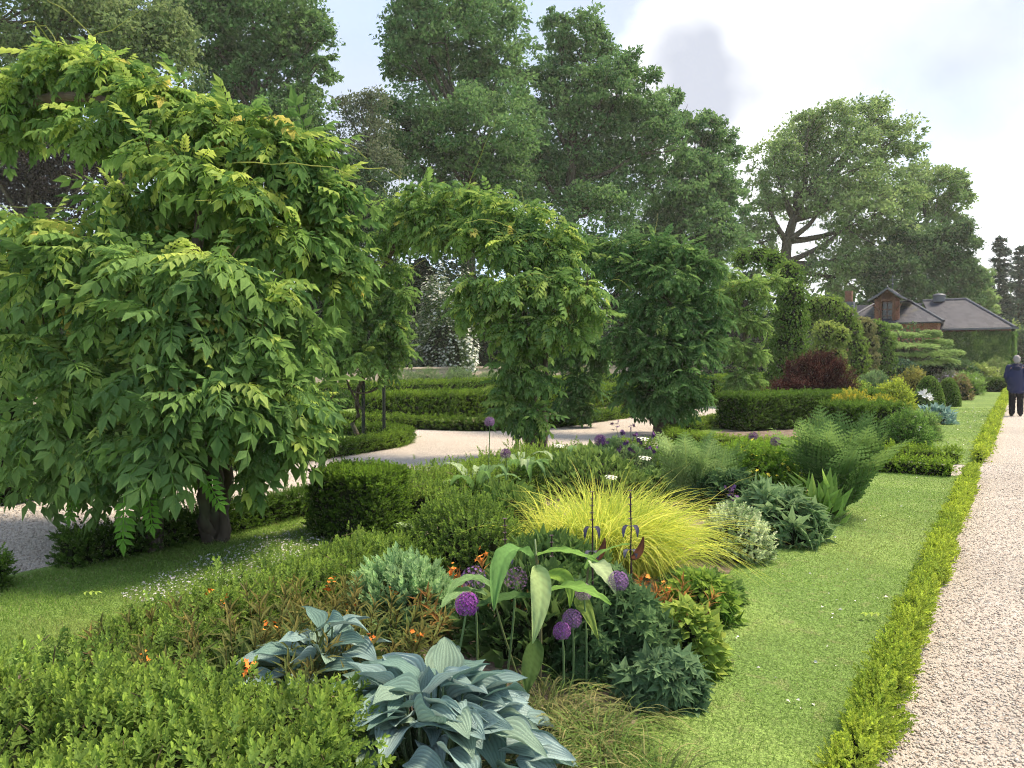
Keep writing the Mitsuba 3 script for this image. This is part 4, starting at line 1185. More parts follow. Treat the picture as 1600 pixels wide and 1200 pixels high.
bush('low green filling plants between the yellow grass and the lawn', 1110, 950, 130, 34, 800, OVAL + CUT, .07, [(.05, .10, .03), (.12, .18, .045)], 532, base='leafy_perennial', cat='perennial', axis='over', lump=.4)
bush('low leafy plants between the columbine and the feathery fern', 1035, 785, 120, 42, 900, CUT + OVAL, .08, [(.06, .11, .035), (.13, .19, .06)], 533, base='leafy_perennial', cat='perennial', axis='over', lump=.4)


# ferns: every frond a part
def frond(seed, n=26, bend=.5, W=.24, pin=5):
    rng, parts = R_(seed), []
    u = np.linspace(0, 1, n + 1)
    cv = lambda t: A([t - .18 * bend * t * t, 0, .0 - bend * .6 * t ** 2.4])
    for i in range(3, n):
        t = u[i]
        d = unit(cv(t + .02) - cv(t))
        L = W * math.sin(math.pi * min(1, (t * .92 + .09))) ** .75
        for sg in (-1, 1):
            ax = unit(A([0, sg, 0]) * 1 + d * .42 + A([0, 0, -.12]) + rng.normal(size=3) * .05)
            v, f, c = [], [], []
            base = cv(t)
            lat = unit(d - ax * (d @ ax))
            for m in range(pin):      # toothed pinna: pairs of little lobes
                q0, q1 = m / pin, (m + 1) / pin
                w = .030 * (1 - q0 * .75) * (L / W + .3)
                a, b = base + ax * L * q0, base + ax * L * q1
                j = len(v)
                v += [a, b, (a + b) / 2 + ax * L * .06 + lat * w, (a + b) / 2 + ax * L * .06 - lat * w]
                f += [(j, j + 1, j + 2), (j, j + 3, j + 1)]
            parts.append(one(v, f, A([1, 1, 1]) * rng.uniform(.85, 1.12)))
    p = np.stack([cv(t) for t in np.linspace(0, .98, 8)])
    w = np.linspace(.010, .002, 8)[:, None] * A([0, 1, 0])
    parts.append(one(np.vstack([p + w, p - w]), np.vstack([[(i, i + 1, i + 9), (i, i + 9, i + 8)] for i in range(7)]), (1.3, 1.15, .9)))
    return merge(parts)


FROND = [frond(i, 26, b) for i, b in enumerate((.25, .55, .9))]


def fern(label, x, y, h, n, seed, cols, lean=(.08, .46), tail=None):
    k = name('fern')
    tag(k, label, 'fern')
    rng = R_(seed)
    g = G(x, y)
    g = g + A([FW[0], FW[1], 0]) * .25
    dicts = {}
    for i in range(n):
        a = i * 2.4 + rng.uniform(-.3, .3)
        ln = lean[0] + (lean[1] - lean[0]) * (i / n) ** .8
        x_ = unit(A([math.cos(a) * ln, math.sin(a) * ln, 1]))
        z_ = unit(A([-math.cos(a), -math.sin(a), ln]) + A([0, 0, .1]))
        L = h * rng.uniform(.8, 1.08) * (1 if ln < .5 else .92)
        kind = (min(int(ln * 3.2), 2), int(rng.integers(0, 2)))
        if kind not in dicts:
            v, f, c = FROND[kind[0]]
            dicts[kind] = Soup().add(v, f, c * A(cols[kind[1]])).dict('leaf')
        scene[name(k + '__frond')] = {**dicts[kind], 'to_world': mat(frames(A([x_]), A([z_]))[0], g + A([math.cos(a), math.sin(a), 0]) * .06, L)}


fern('large upright fern with arching fronds at the far corner of the near lawn', 1325, 812, 1.12, 46, 541, [(.06, .11, .035), (.10, .165, .05)], lean=(.04, .36))
fern('feathery paler fern behind the right side of the yellow grass', 1085, 800, 0.9, 20, 542, [(.10, .165, .055), (.15, .22, .085)], lean=(.05, .3))
fern('second feathery fern close to the right of the yellow grass', 1125, 805, .75, 14, 543, [(.10, .165, .055), (.15, .22, .085)], lean=(.05, .35))


# arching grass blades
def blades(n, root, r, L, W, seed, cols, lean, sag=1.0, seg=7, drift=(0, 0), zlift=1.0):
    rng = R_(seed)
    a, q = rng.uniform(0, 6.28, n), np.sqrt(rng.uniform(0, 1, n))
    d2 = np.column_stack([np.cos(a), np.sin(a)])
    p0 = np.column_stack([A(root)[:2] + d2 * (q * r)[:, None], np.zeros(n)])
    ln = rng.uniform(lean[0], lean[1], n)
    out = d2 * ln[:, None] + A(drift) + rng.normal(size=(n, 2)) * .15
    LL = L * rng.uniform(.6, 1.15, n)
    t = np.linspace(0, 1, seg + 1)
    sg = sag * rng.uniform(.6, 1.3, n)
    z = zlift * (t[None] - (sg * (.35 + .45 * np.linalg.norm(out, axis=1)))[:, None] * t[None] ** 2.2)
    P = np.zeros((n, seg + 1, 3))
    P[..., :2] = p0[:, None, :2] + out[:, None] * (t ** 1.3)[None, :, None] * LL[:, None, None]
    P[..., 2] = np.maximum(p0[:, None, 2] + z * LL[:, None], .012)
    P += np.sin(t * 5 + rng.uniform(0, 6, (n, 1)))[..., None] * rng.normal(size=(n, 1, 3)) * .012 * L
    side = np.cross(P[:, -1] - P[:, 0], A([0, 0, 1.0]) + rng.normal(size=(n, 3)) * .5)
    side = unit(side)[:, None] * (W * (1 - t ** 2 * .92))[None, :, None] * rng.uniform(.7, 1.3, (n, 1, 1)) / 2
    v = np.concatenate([P + side, P - side], 1)
    i = np.arange(seg)
    m = seg + 1
    f = np.vstack([np.column_stack([i, i + 1, m + i + 1]), np.column_stack([i, m + i + 1, m + i])])
    F_ = (f[None] + (np.arange(n) * 2 * m)[:, None, None]).reshape(-1, 3)
    c = np.repeat(lerp_cols(cols[0], cols[1], rng.uniform(size=n)) * (1 + rng.normal(size=(n, 1)) * .12), 2 * m, 0)
    return v.reshape(-1, 3), F_, c


k = tag(name('yellow_grass'), 'big arching clump of bright golden yellow grass in the middle of the flower bed', 'grass clump')
s = Soup()
g = G(935, 893)
rdr = RT[:2] * .18
for i, (dx, dy, n, L) in enumerate([(0, 0, 1400, .95), (.26, .12, 1100, .88), (-.25, .1, 560, .86), (.10, .30, 520, .95), (.34, -.10, 360, .7)]):
    r2 = g[:2] + RT[:2] * dx + FW[:2] * dy
    s.add(*blades(n, r2, .16, L, .0085, 550 + i, ((.17, .235, .045), (.44, .445, .09)), (.08, .8), 1.05, drift=rdr * (1 if i < 4 else 1.5)))
s.add(*blades(120, g[:2] + RT[:2] * .1, .3, 1.05, .004, 559, ((.40, .36, .08), (.5, .42, .14)), (.2, 1.0), .8, drift=rdr * 1.3))
s.build(k, 'leaf')
STRAW = ((.06, .095, .03), (.20, .19, .085))
for i, (x, y, n, L, lb) in enumerate([(880, 1165, 110, .26, 'straw coloured drooping grass right of the blue hosta'), (965, 1150, 90, .22, 'straw coloured grass at the lawn edge below the geraniums'), (870, 1105, 90, .27, 'thin green and straw grass blades among the allium stalks'), (915, 1215, 90, .25, 'withered grass blades at the bottom edge beside the lawn')]):
    k = tag(name('dry_grass'), lb, 'grass tuft')
    s = Soup()
    g = G(x, y)
    for j in range(4):
        s.add(*blades(n, g[:2] + R_(560 + i * 7 + j).normal(size=2) * .13, .12, L, .006, 560 + i * 9 + j, STRAW if j else ((.06, .11, .03), (.14, .2, .05)), (.4, 1.3), 1.4))
    s.build(k, 'leaf')


# hosta leaves
def broad(L=1.0, W=.6, bend=.6, cup=.25, ribs=7, wave=.03, nu=14, nv=10, tipp=1.6, seed=0, ribh=.022):
    """A broad ribbed leaf along +x, one unit long, curving down, edges cupped up."""
    rng = R_(seed)
    u, v = np.meshgrid(np.linspace(0, 1, nu + 1), np.linspace(-1, 1, nv + 1), indexing='ij')
    w = W / 2 * np.sin(np.pi * u ** .62) ** .8 * (1 - u ** 6 * .4) + .004
    th = bend * u * u
    x = np.cumsum(np.cos(bend * u[:, :1] * 1.5) * np.concatenate([[[0]], np.full((nu, 1), 1 / nu)]), 0) + 0 * v
    zc = -np.cumsum(np.sin(bend * u[:, :1] * 1.5 - .1) * np.concatenate([[[0]], np.full((nu, 1), 1 / nu)]), 0)
    ph = rng.uniform(0, 6)
    z = zc + w * cup * np.abs(v) ** 1.4 + wave * np.sin(u * 9 + ph + 1.4 * np.sign(v)) * np.abs(v) ** 2 * np.sin(np.pi * u) - ribh * np.abs(np.cos(v * ribs * np.pi / 2)) * np.sin(np.pi * u) ** .5
    y = v * w * math.cos(cup * .6)
    P = np.stack([x, y, z], -1).reshape(-1, 3)
    i, j = np.meshgrid(np.arange(nu), np.arange(nv), indexing='ij')
    a = i * (nv + 1) + j
    q = np.stack([a, a + nv + 1, a + nv + 2, a + 1], -1).reshape(-1, 4)
    f = np.vstack([q[:, [0, 1, 2]], q[:, [0, 2, 3]]])
    rib = 1 - .28 * np.abs(np.cos(v * ribs * np.pi / 2)) ** 3 + rng.normal() * .03
    c = np.repeat((rib + .05 * np.abs(v)).reshape(-1, 1), 3, 1)
    return P, f, c


HOST = [broad(1, .62, b, c_, 9, .05, 12, 36, seed=i, ribh=.016) for i, (b, c_) in enumerate([(.35, .35), (.6, .25), (.8, .45), (.5, .6), (.2, .5)])]
HCOL = [(.13, .19, .18), (.18, .245, .24), (.095, .155, .135), (.125, .18, .14)]


def hosta(key, c, n, R0, L, h, seed, cols=HCOL, lo=0):
    rng, dicts, s = R_(seed), {}, Soup()
    for i in range(n):
        a = i * 2.39996 + rng.uniform(-.25, .25)
        ring = math.sqrt((i + .5) / n)
        o = A([math.cos(a), math.sin(a), 0])
        q = ring * rng.uniform(.45, 1.0)
        base = A([c[0], c[1], 0]) + o * R0 * q
        z = max(h * (1.02 - .85 * q ** 1.3) * rng.uniform(.6, 1.12), .05)
        p = base + A([0, 0, z])
        a2 = a + rng.normal() * .45
        o2 = A([math.cos(a2), math.sin(a2), 0])
        x_ = unit(o2 * (.55 + .45 * ring) + A([0, 0, .50 - .62 * q + rng.uniform(-.22, .25)]))
        z_ = unit(A([0, 0, 1]) * (.45 + ring) - o2 * .2 + rng.normal(size=3) * .28)
        kd = (int(rng.integers(0, len(HOST))), int(rng.choice(4, p=[.36, .3, .2, .14])))
        if kd not in dicts:
            v, f, cc = HOST[kd[0]]
            dicts[kd] = Soup().add(v, f, cc * A(cols[kd[1]])).dict('waxy', True)
        scene[name(key + '__leaf')] = {**dicts[kd], 'to_world': mat(frames(A([x_]), A([z_]))[0], p, L * rng.uniform(.7, 1.12))}
        s.add(*tube(bez(A([c[0], c[1], 0]) + o * R0 * .12, base * .6 + p * .4, p + x_ * L * .05, 5), [.008, .007, .006, .005, .004], 5), (.13, .19, .10))
    s.build(key + '__stalks', 'plain')


k = tag(name('hosta'), 'large blue grey hosta with broad ribbed leaves at the bottom centre', 'hosta')
hosta(k, G(665, 1200), 150, .47, .225, .33, 571)
k = tag(name('hosta'), 'smaller blue grey hosta behind, among the orange spurge stems', 'hosta')
hosta(k, G(500, 1095), 46, .32, .20, .32, 572)


# big drooping light green leaves in the middle
def big_leaf(key, a, mid, b, W, col, up, seed, bsdf='leaf'):
    """A long leaf laid along the curve a, mid, b."""
    a, mid, b = A(a), A(mid), A(b)
    nu, nv = 26, 8
    t = np.linspace(0, 1, nu + 1)
    c = bez(a, 2 * mid - (a + b) / 2, b, nu + 1)
    tg = unit(np.gradient(c, axis=0))
    sd = unit(np.cross(np.broadcast_to(up, tg.shape), tg))
    nr = np.cross(tg, sd)
    w = W * .72 / 2 * np.sin(np.pi * t ** .75) ** .85 + .002
    rng = R_(seed)
    P, C_ = [], []
    for j in range(nv + 1):
        v = j / nv * 2 - 1
        wav = .05 * W * np.sin(t * 30 + j) * (v * v) + .10 * W * abs(v) * np.sin(t * 6 + rng.uniform(0, 6))
        P.append(c + sd * (w * v)[:, None] + nr * (abs(v) * w * .32 + wav * .6)[:, None])
        C_.append(np.full((nu + 1, 3), 1.18 if j == nv // 2 else 1.0) * (1 + .10 * np.sin(t * 55 - abs(v) * 7)[:, None]))
    P, C_ = np.stack(P, 1), np.stack(C_, 1)
    i, j = np.meshgrid(np.arange(nu), np.arange(nv), indexing='ij')
    q = (i * (nv + 1) + j)[..., None] + A([0, nv + 1, nv + 2, 1])
    Soup().add(P.reshape(-1, 3), q.reshape(-1, 4), C_.reshape(-1, 3) * A(col)).build(name(key), bsdf, True)


k = tag(name('big_leaved_plant'), 'plant with long drooping light green leaves above the pink alliums', 'leafy plant')
dB = 3.62
nd = at(838, 868, dB)
gB = G(842, 1080)
LT, LM, LD = (.11, .20, .05), (.16, .25, .08), (.035, .07, .025)
for (a, m, b, W, col, z) in [
    ((832, 872, dB), (790, 868, dB - .15), (772, 955, dB - .32), .15, (.08, .16, .05), None),
    ((840, 868, dB), (885, 862, dB - .1), (935, 878, dB - .25), .10, LT, None),
    ((838, 885, dB - .05), (845, 930, dB - .2), (832, 1006, dB - .28), .125, (.20, .27, .12), 'side'),
    ((858, 925, dB + .05), (905, 920, dB - .1), (955, 945, dB - .2), .15, LT, None),
    ((925, 880, dB + .3), (942, 892, dB + .15), (962, 928, dB + .05), .13, (.22, .28, .15), None),
    ((915, 890, dB + .3), (945, 862, dB + .3), (985, 850, dB + .2), .10, LT, None),
    ((835, 935, dB - .1), (790, 935, dB - .2), (745, 948, dB - .3), .13, LD, None),
    ((840, 1000, dB - .1), (830, 1040, dB - .2), (822, 1085, dB - .25), .12, (.06, .10, .03), 'side'),
    ((850, 900, dB + .1), (885, 905, dB + .15), (890, 950, dB + .1), .09, (.12, .2, .04), 'side'),
    ((906, 955, dB), (912, 945, dB), (935, 1000, dB - .1), .10, (.12, .17, .045), 'side'),
    ((770, 920, dB), (730, 905, dB), (700, 930, dB - .1), .12, (.10, .17, .07), None),
    ((760, 930, dB + .1), (720, 925, dB - .05), (690, 950, dB - .2), .11, (.11, .18, .08), None)]:
    big_leaf(k + '__leaf', at(*a), at(*m), at(*b), W, col, A([0, 0, 1.0]) if z is None else -FW + A([0, 0, .3]), 600)
s = Soup()
s.add(*tube(bez(gB, (gB + nd) / 2 + A([.03, 0, 0]), nd, 8), np.linspace(.010, .006, 8), 6), (.12, .12, .06))
s.add(*tube(bez(gB + A([.1, .25, 0]), at(910, 960, dB + .3), at(920, 882, dB + .3), 8), np.linspace(.009, .005, 8), 6), (.12, .12, .06))
s.add(*tube(bez(gB, at(840, 960, dB), at(858, 925, dB + .05), 6), .006, 6), (.12, .16, .06))
s.add(*tube(np.stack([nd, at(836, 842, dB)]), .004, 5), (.3, .35, .2))
s.add(*tube(bez(gB - A([.1, 0, 0]), at(775, 960, dB), at(768, 918, dB), 6), .005, 6), (.12, .16, .06))
s.build(k + '__stem', 'plain')

# pale big leaves at the back of the bed
for i, (x, y, n, lb) in enumerate([(815, 775, 11, 'pale large leaved plant at the back of the bed below the shaggy trunk'), (745, 800, 8, 'pale large leaved plant left of the tall single allium'), (880, 765, 8, 'pale large leaved plant left of the dark purple columbine'), (690, 880, 5, 'small plant with curled grey green leaves by the box bush')]):
    k = tag(name('large_leaved_plant'), lb, 'leafy plant')
    rng = R_(610 + i)
    g = G(x, y)
    for j in range(n):
        a = j * 2.4 + rng.uniform(-.3, .3)
        o = A([math.cos(a), math.sin(a), 0])
        h = rng.uniform(.32, .5) * (1 if i < 3 else .6)
        a0 = g + o * .06 + A([0, 0, h * .55])
        m0 = g + o * rng.uniform(.2, .32) + A([0, 0, h * 1.05])
        b0 = g + o * rng.uniform(.34, .5) + A([0, 0, h * rng.uniform(.55, 1.0)])
        big_leaf(k + '__leaf', a0, m0, b0, rng.uniform(.11, .17), A([(.10, .17, .07), (.20, .26, .15), (.08, .15, .045)][j % 3]), A([0, 0, 1.0]), 620 + j)
    s = Soup()
    for j in range(4): s.add(*tube(np.stack([g, g + A([rng.normal() * .05, rng.normal() * .05, .35])]), .008, 5), (.12, .16, .07))
    s.build(k + '__stem', 'plain')


# alliums
def allium_head(n, seed, loose):
    rng = R_(seed)
    i = np.arange(n) + .5
    ph, th = np.arccos(1 - 2 * i / n), np.pi * (1 + 5 ** .5) * i
    u = np.column_stack([np.sin(ph) * np.cos(th), np.sin(ph) * np.sin(th), np.cos(ph)])
    u = u[u[:, 2] > -.8]
    s = Soup()
    r = rng.uniform(.84, 1.0, len(u))
    R = axis_frames(unit(u + rng.normal(size=u.shape) * .15), rng)
    sh = rng.uniform(.7, 1.25, len(u))[:, None] * np.ones(3)
    v, f, c = scatter(STARF, u * r[:, None], R, .21 if not loose else .17, sh)
    s.add(v, f, c)
    for q, rr in zip(u[::2], r[::2]): s.add(*tube(np.stack([q * .05, q * rr]), .012, 3), (.55, .9, .45))
    v, f = blob_mesh((0, 0, 0), (.12,) * 3, 1, 0, floor=False)
    s.add(v, f, (.6, .7, .4))
    return np.vstack(s.v), np.vstack(s.f), np.vstack(s.c)


AH = [allium_head(150, 1, False), allium_head(75, 2, True)]
VIV, PUR, PAL, DKP = (.27, .055, .36), (.26, .13, .34), (.40, .28, .42), (.15, .05, .20)
for i, (x, y, d, fx, fy, lo, col, lb) in enumerate([
    (730, 944, 38, 693, 1120, 0, VIV, 'vivid purple allium standing over the blue hosta'),
    (740, 904, 42, 745, 1060, 1, PUR, 'loose open lilac allium left of the big drooping leaves'),
    (806, 904, 38, 788, 1080, 1, (.25, .12, .28), 'faded purple allium touching the big drooping leaves'),
    (966, 908, 32, 945, 1070, 0, PUR, 'lilac allium below the yellow grass'),
    (912, 925, 27, 915, 1085, 0, PAL, 'pale pinkish allium in front of the broad light leaf'),
    (894, 967, 31, 893, 1085, 0, PUR, 'upper lilac allium of the touching pair'),
    (878, 986, 28, 878, 1095, 0, (.30, .10, .38), 'lower vivid allium of the touching pair'),
    (765, 659, 16, 760, 800, 0, PUR, 'tall single allium against the gravel path'),
    (790, 709, 17, 795, 790, 0, DKP, 'purple allium among the pale large leaves'),
    (938, 688, 19, 935, 760, 0, DKP, 'dark purple allium left of the columbine'),
    (1177, 682, 15, 1177, 760, 0, DKP, 'purple allium in front of the soil, left one of two'),
    (1212, 690, 16, 1213, 765, 0, DKP, 'purple allium beside the large fern, right one of two')]):
    k = tag(name('allium'), lb, 'allium', 'alliums in the flower bed')
    g = G(fx, fy)
    dd = depth_of(g)
    p = at(x, y, dd)
    r = d / 2 / F * dd
    v, f, c = AH[lo]
    scene[k + '__flower_head'] = {**Soup().add(v, f, c * A(col)).dict('plain'), 'to_world': mat(np.eye(3), p, r)}
    st = bez(g - A([0, 0, .01]), (g + p) / 2 + A([.02, 0, 0]), p - A([0, 0, r * .1]), 9)
    Soup().add(*tube(st, np.linspace(.006, .0042, 9), 6), (.11, .18, .07)).build(k + '__stem', 'plain', True)
for i, (x, y, d, fx, fy, lb) in enumerate([(1005, 685, 22, 1003, 760, 'white flat flower head above the columbine'), (1008, 715, 24, 1006, 775, 'white flower head below another, beside the feathery fern'), (874, 696, 20, 876, 770, 'white flower head among the pale leaves below the shaggy trunk'), (1135, 753, 14, 1135, 800, 'small white flower head left of the yellow flowered shrub'), (955, 745, 24, 957, 800, 'white flower head right behind the yellow grass')]):
    k = tag(name('white_umbel'), lb, 'flower')
    g = G(fx, fy); dd = depth_of(g); p = at(x, y, dd); r = d / 2 / F * dd
    v, f, c = UMBEL
    Soup().add(*scatter((v, f, c), A([p, p - A([0, 0, r * .25])]), np.stack([frames(A([[.1, 0, 1.0]]), A([[1.0, 0, 0]]))[0]] * 2), A([r, r * .8]), A([(.75, .77, .68)] * 2))).build(k + '__flower_head', 'plain')
    Soup().add(*tube(np.linspace(g, p, 4), .004, 5), (.11, .18, .07)).build(k + '__stem', 'plain')
# dark columbine flowers
k = tag(name('columbine'), 'dark purple columbine flowers on thin stalks, right of the shaggy trunk', 'columbine')
rng = R_(640)
ss = Soup()
for (x, y) in [(962, 665), (970, 675), (985, 668), (992, 680), (978, 690), (1000, 690), (968, 700), (955, 720), (985, 705), (1010, 700), (945, 690), (1020, 680), (1025, 705), (940, 730), (1000, 740)]:
    g = G(980 + rng.normal() * 20, 765); dd = depth_of(g); p = at(x, y, dd)
    ss.add(*tube(bez(g, (g + p) / 2 + rng.normal(size=3) * .04, p, 6), .003, 4), (.10, .12, .06))
    m = 5
    Soup().add(*scatter(FLOWER, p + rng.normal(size=(m, 3)) * .022, axis_frames(sph(rng, m), rng), .034, jitter((.10, .04, .15), m, rng))).build(name(k + '__flower_head'), 'plain')
ss.build(k + '__stems', 'plain')
k = tag(name('purple_spire'), 'small purple flower spire left of the hellebore', 'flower')
g = G(1142, 830); dd = depth_of(g)
sf = Soup()
for j in range(26):
    p = at(1142 + rng.normal() * 4, 760 + j * 1.5, dd)
    sf.add(*scatter(FLOWER, p[None], axis_frames(sph(rng, 1), rng), .028, jitter((.16, .08, .22), 1, rng)))
sf.add(*tube(np.linspace(g, at(1142, 760, dd), 4), .005, 5), (.10, .10, .07)).build(k, 'plain')

# dark stemmed plants with hooded purple leaves
for i, (x, yt, yb, d, lb) in enumerate([(925, 770, 985, 4.5, 'dark stem with drooping purple leaf pair before the yellow grass, left one'), (985, 768, 985, 4.5, 'dark stem with drooping purple leaf pair and rusty leaf, before the yellow grass, right one'), (789, 812, 960, 4.7, 'dark stem with a grey bud left of the big drooping leaves'), (862, 838, 960, 4.6, 'short dark stem with grey hooded bud behind the big drooping leaves')]):
    k = tag(name('dark_stemmed_plant'), lb, 'plant')
    g, t = at(x + 2, yb, d), at(x, yt, d)
    g[2] = 0
    s = Soup().add(*tube(np.linspace(g, t, 8) + R_(650 + i).normal(size=(8, 3)) * .002, np.linspace(.006, .0035, 8), 6), (.05, .03, .035))
    rng = R_(655 + i)
    for y in np.arange(yt, yt + 48, 11): s.add(*scatter(rosette(6, .7, .5), at(x, y, d)[None], frames(A([[0, 0, 1.0]]), A([[1.0, 0, 0]])), .018 + .004 * rng.uniform(), A([(.10, .075, .085)])))
    s.build(k + '__stem', 'plain')
    for yy, sp, dp, cl in [(yt + 55, 11, 17, (.10, .10, .16)), (yt + 92, 9, 12, (.16, .17, .22))]:
        for sg in (-1, 1):
            big_leaf(k + '__leaf', at(x, yy, d), at(x + sg * sp * .75, yy + 1, d - .03), at(x + sg * sp, yy + dp, d - .05), .038, A(cl) * .6 * rng.uniform(.7, 1.1), A([0, 0, 1.0]), 660)
    if i < 2: big_leaf(k + '__leaf', at(x + 2, yt + 105, d), at(x + 14, yt + 92, d - .05), at(x + 20, yt + 70, d - .05), .06, (.07, .032, .02), -FW, 661)


# ------------------------------------------------------------------ the second bed and the plants in front of the house
RED = [(.028, .014, .015), (.060, .029, .028)]
bush('dark red feathery shrub behind the long dark clipped hedge', 1287, 662, 118, 100, 3600, FINE, .22, RED, 701, base='red_shrub', lump=.6, freq=2.2, up=.9)
bush('small dark red shrub at the left foot of the large dark red one', 1238, 650, 66, 52, 1300, FINE, .18, RED, 702, base='red_shrub', lump=.35)
bush('yellow green shrub with orange tipped shoots above the square hedge block', 1355, 690, 110, 66, 2200, [sprig(5, .45, .35, .9, 6, (2.4, 1.5, .9))], .13, [(.10, .15, .03), (.19, .23, .05)], 703, base='spiraea', lump=.22)
bush('yellow orange shrub tips further right above the square hedge block', 1400, 682, 70, 56, 1300, [sprig(5, .45, .35, .9, 6, (2.0, 1.4, .9))], .13, [(.10, .15, .03), (.19, .23, .05)], 704, base='spiraea', lump=.22)
P2B = [
    ('dark evergreen shrub hiding the brick wall behind the tiered shrub', 1418, 601, 130, 84, 2600, OVAL, .26, [(.03, .06, .028), (.065, .105, .042)]),
    ('green climber shrub against the brick wall, right of the farthest leafy column', 1462, 602, 60, 72, 1300, OVAL, .26, [(.045, .085, .03), (.09, .14, .045)]),
    # label, x, foot, w, h, n, template, size, cols
    ('loose green perennials right of the square hedge block', 1430, 702, 50, 52, 700, FINE, .16, [(.06, .12, .035), (.12, .19, .055)]),
    ('pale green feathery plant beside the second lawn', 1448, 690, 46, 40, 600, FINE, .15, [(.08, .14, .05), (.15, .21, .08)]),
    ('yellow green mound behind the white lilies', 1408, 655, 66, 56, 1300, SPRIG_S, .14, [(.11, .16, .03), (.21, .25, .05)]),
    ('dark green bush behind the white lilies', 1445, 652, 48, 42, 800, OVAL, .14, [(.035, .07, .025), (.08, .13, .04)]),
    ('brownish pink low plant at the edge of the second lawn', 1452, 676, 40, 24, 420, OVAL, .10, [(.10, .07, .05), (.17, .13, .08)]),
    ('blue grey clump at the edge of the second lawn', 1470, 664, 44, 26, 260, [leaflet(.5, .06, .3)], .2, [(.10, .17, .15), (.17, .25, .23)]),
    ('rusty green shrub left of the clipped domes', 1440, 630, 66, 50, 1200, SPRIG_S, .17, [(.08, .10, .035), (.17, .16, .05)]),
    ('fresh green bush right of the dark red shrub', 1345, 640, 70, 40, 1000, SPRIG_S, .16, [(.09, .15, .035), (.16, .22, .05)]),
    ('grey green bush between the yellow mound and the red shrub', 1372, 630, 60, 44, 1000, FINE, .2, [(.07, .12, .06), (.12, .18, .09)]),
    ('dark blue green round shrub in the middle distance', 1422, 608, 66, 46, 1400, OVAL, .18, [(.022, .05, .032), (.05, .09, .055)]),
    ('pale green bush below the tiered shrub', 1395, 606, 50, 36, 800, FINE, .22, [(.10, .15, .06), (.16, .21, .09)]),
    ('light green bush right of the farthest leafy column', 1402, 604, 40, 46, 800, SPRIG_S, .2, [(.08, .13, .04), (.14, .2, .06)]),
    ('lilac flowered bush beyond the clipped domes', 1492, 606, 44, 24, 500, FINE, .2, [(.10, .13, .07), (.16, .18, .12)]),
    ('feathery light green plant at the end of the bed', 1522, 618, 44, 36, 700, FINE, .2, [(.08, .14, .04), (.15, .22, .07)]),
    ('rusty leaved plant right of the smaller clipped dome', 1508, 626, 30, 40, 500, OVAL, .15, [(.10, .08, .045), (.15, .14, .06)]),
    ('wide dark green shrub below the ivy wall', 1500, 603, 80, 40, 1500, OVAL, .22, [(.03, .065, .028), (.07, .115, .045)]),
    ('yellowish shrub below the ivy wall', 1535, 603, 60, 32, 900, FINE, .25, [(.10, .15, .045), (.19, .23, .07)]),
    ('pale grassy shrub at the end of the path', 1556, 601, 40, 36, 700, FINE, .25, [(.09, .13, .05), (.15, .19, .08)]),
    ('dark shrub under the tiered shrub, left of the ivy wall', 1468, 604, 50, 44, 900, OVAL, .22, [(.025, .05, .025), (.05, .085, .04)]),
    ('green shrub in front of the left house wall', 1370, 603, 60, 40, 900, FINE, .25, [(.06, .11, .035), (.12, .17, .05)]),
    ('light shrub at the foot of the yellowish arch end', 1325, 612, 44, 36, 700, SPRIG_S, .2, [(.08, .13, .045), (.15, .2, .07)]),
]
WHT = ((.62, .64, .58), (.78, .78, .72))
for i, (lb, x, y, w, h, n, tm, sz, cols) in enumerate(P2B):
    fl = {0: (FLOWER, 24, .03, WHT), 12: (FLOWER, 160, .07, ((.38, .30, .44), (.5, .42, .55))), 7: (FLOWER, 30, .05, ((.6, .5, .08), (.7, .6, .2))), 16: (FLOWER, 60, .09, ((.55, .6, .3), (.6, .66, .4))), 13: (FLOWER, 24, .05, WHT), 10: (FLOWER, 40, .07, ((.5, .4, .5), (.65, .6, .66)))}.get(i - 2)
    bush(lb, x, y, w, h, n, tm, sz, cols, 710 + i, base='garden_shrub' if h > 30 else 'perennial', cat='shrub' if h > 30 else 'perennial', lump=.32, ky=.3 if 1360 < x and 600 < y < 605 else .8, flowers=fl, axis='over' if tm is OVAL else 'out')
# clipped domes: dense tiny leaves over a smooth shape
for i, (x, y, w, h, lb) in enumerate([(1462, 645, 44, 56, 'larger clipped dome of box, left of the two'), (1490, 636, 34, 44, 'smaller egg shaped clipped dome at the edge of the second lawn')]):
    k = tag(name('topiary_dome'), lb, 'topiary')
    g = G(x, y); d = depth_of(g); r = w / 2 / F * d; h = h / F * d
    g = g + A([FW[0], FW[1], 0]) * r * .9
    rng = R_(760 + i)
    u = sph(rng, 5200); u[:, 2] = np.abs(u[:, 2])
    s = Soup().add(*blob_mesh((g[0], g[1], 0), (r * .95, r * .95, h * .95), 3, .01), (.02, .035, .012))
    pos = A([g[0], g[1], 0]) + u * A([r, r, h]) * rng.uniform(.96, 1.02, (5200, 1))
    s.add(*scatter(LEAFY[0], pos, frames(unit(u + rng.normal(size=u.shape) * .7), u + rng.normal(size=u.shape) * .5), .055, jitter((.075, .125, .03), 5200, rng, .2)))
    s.build(k, 'leaf')
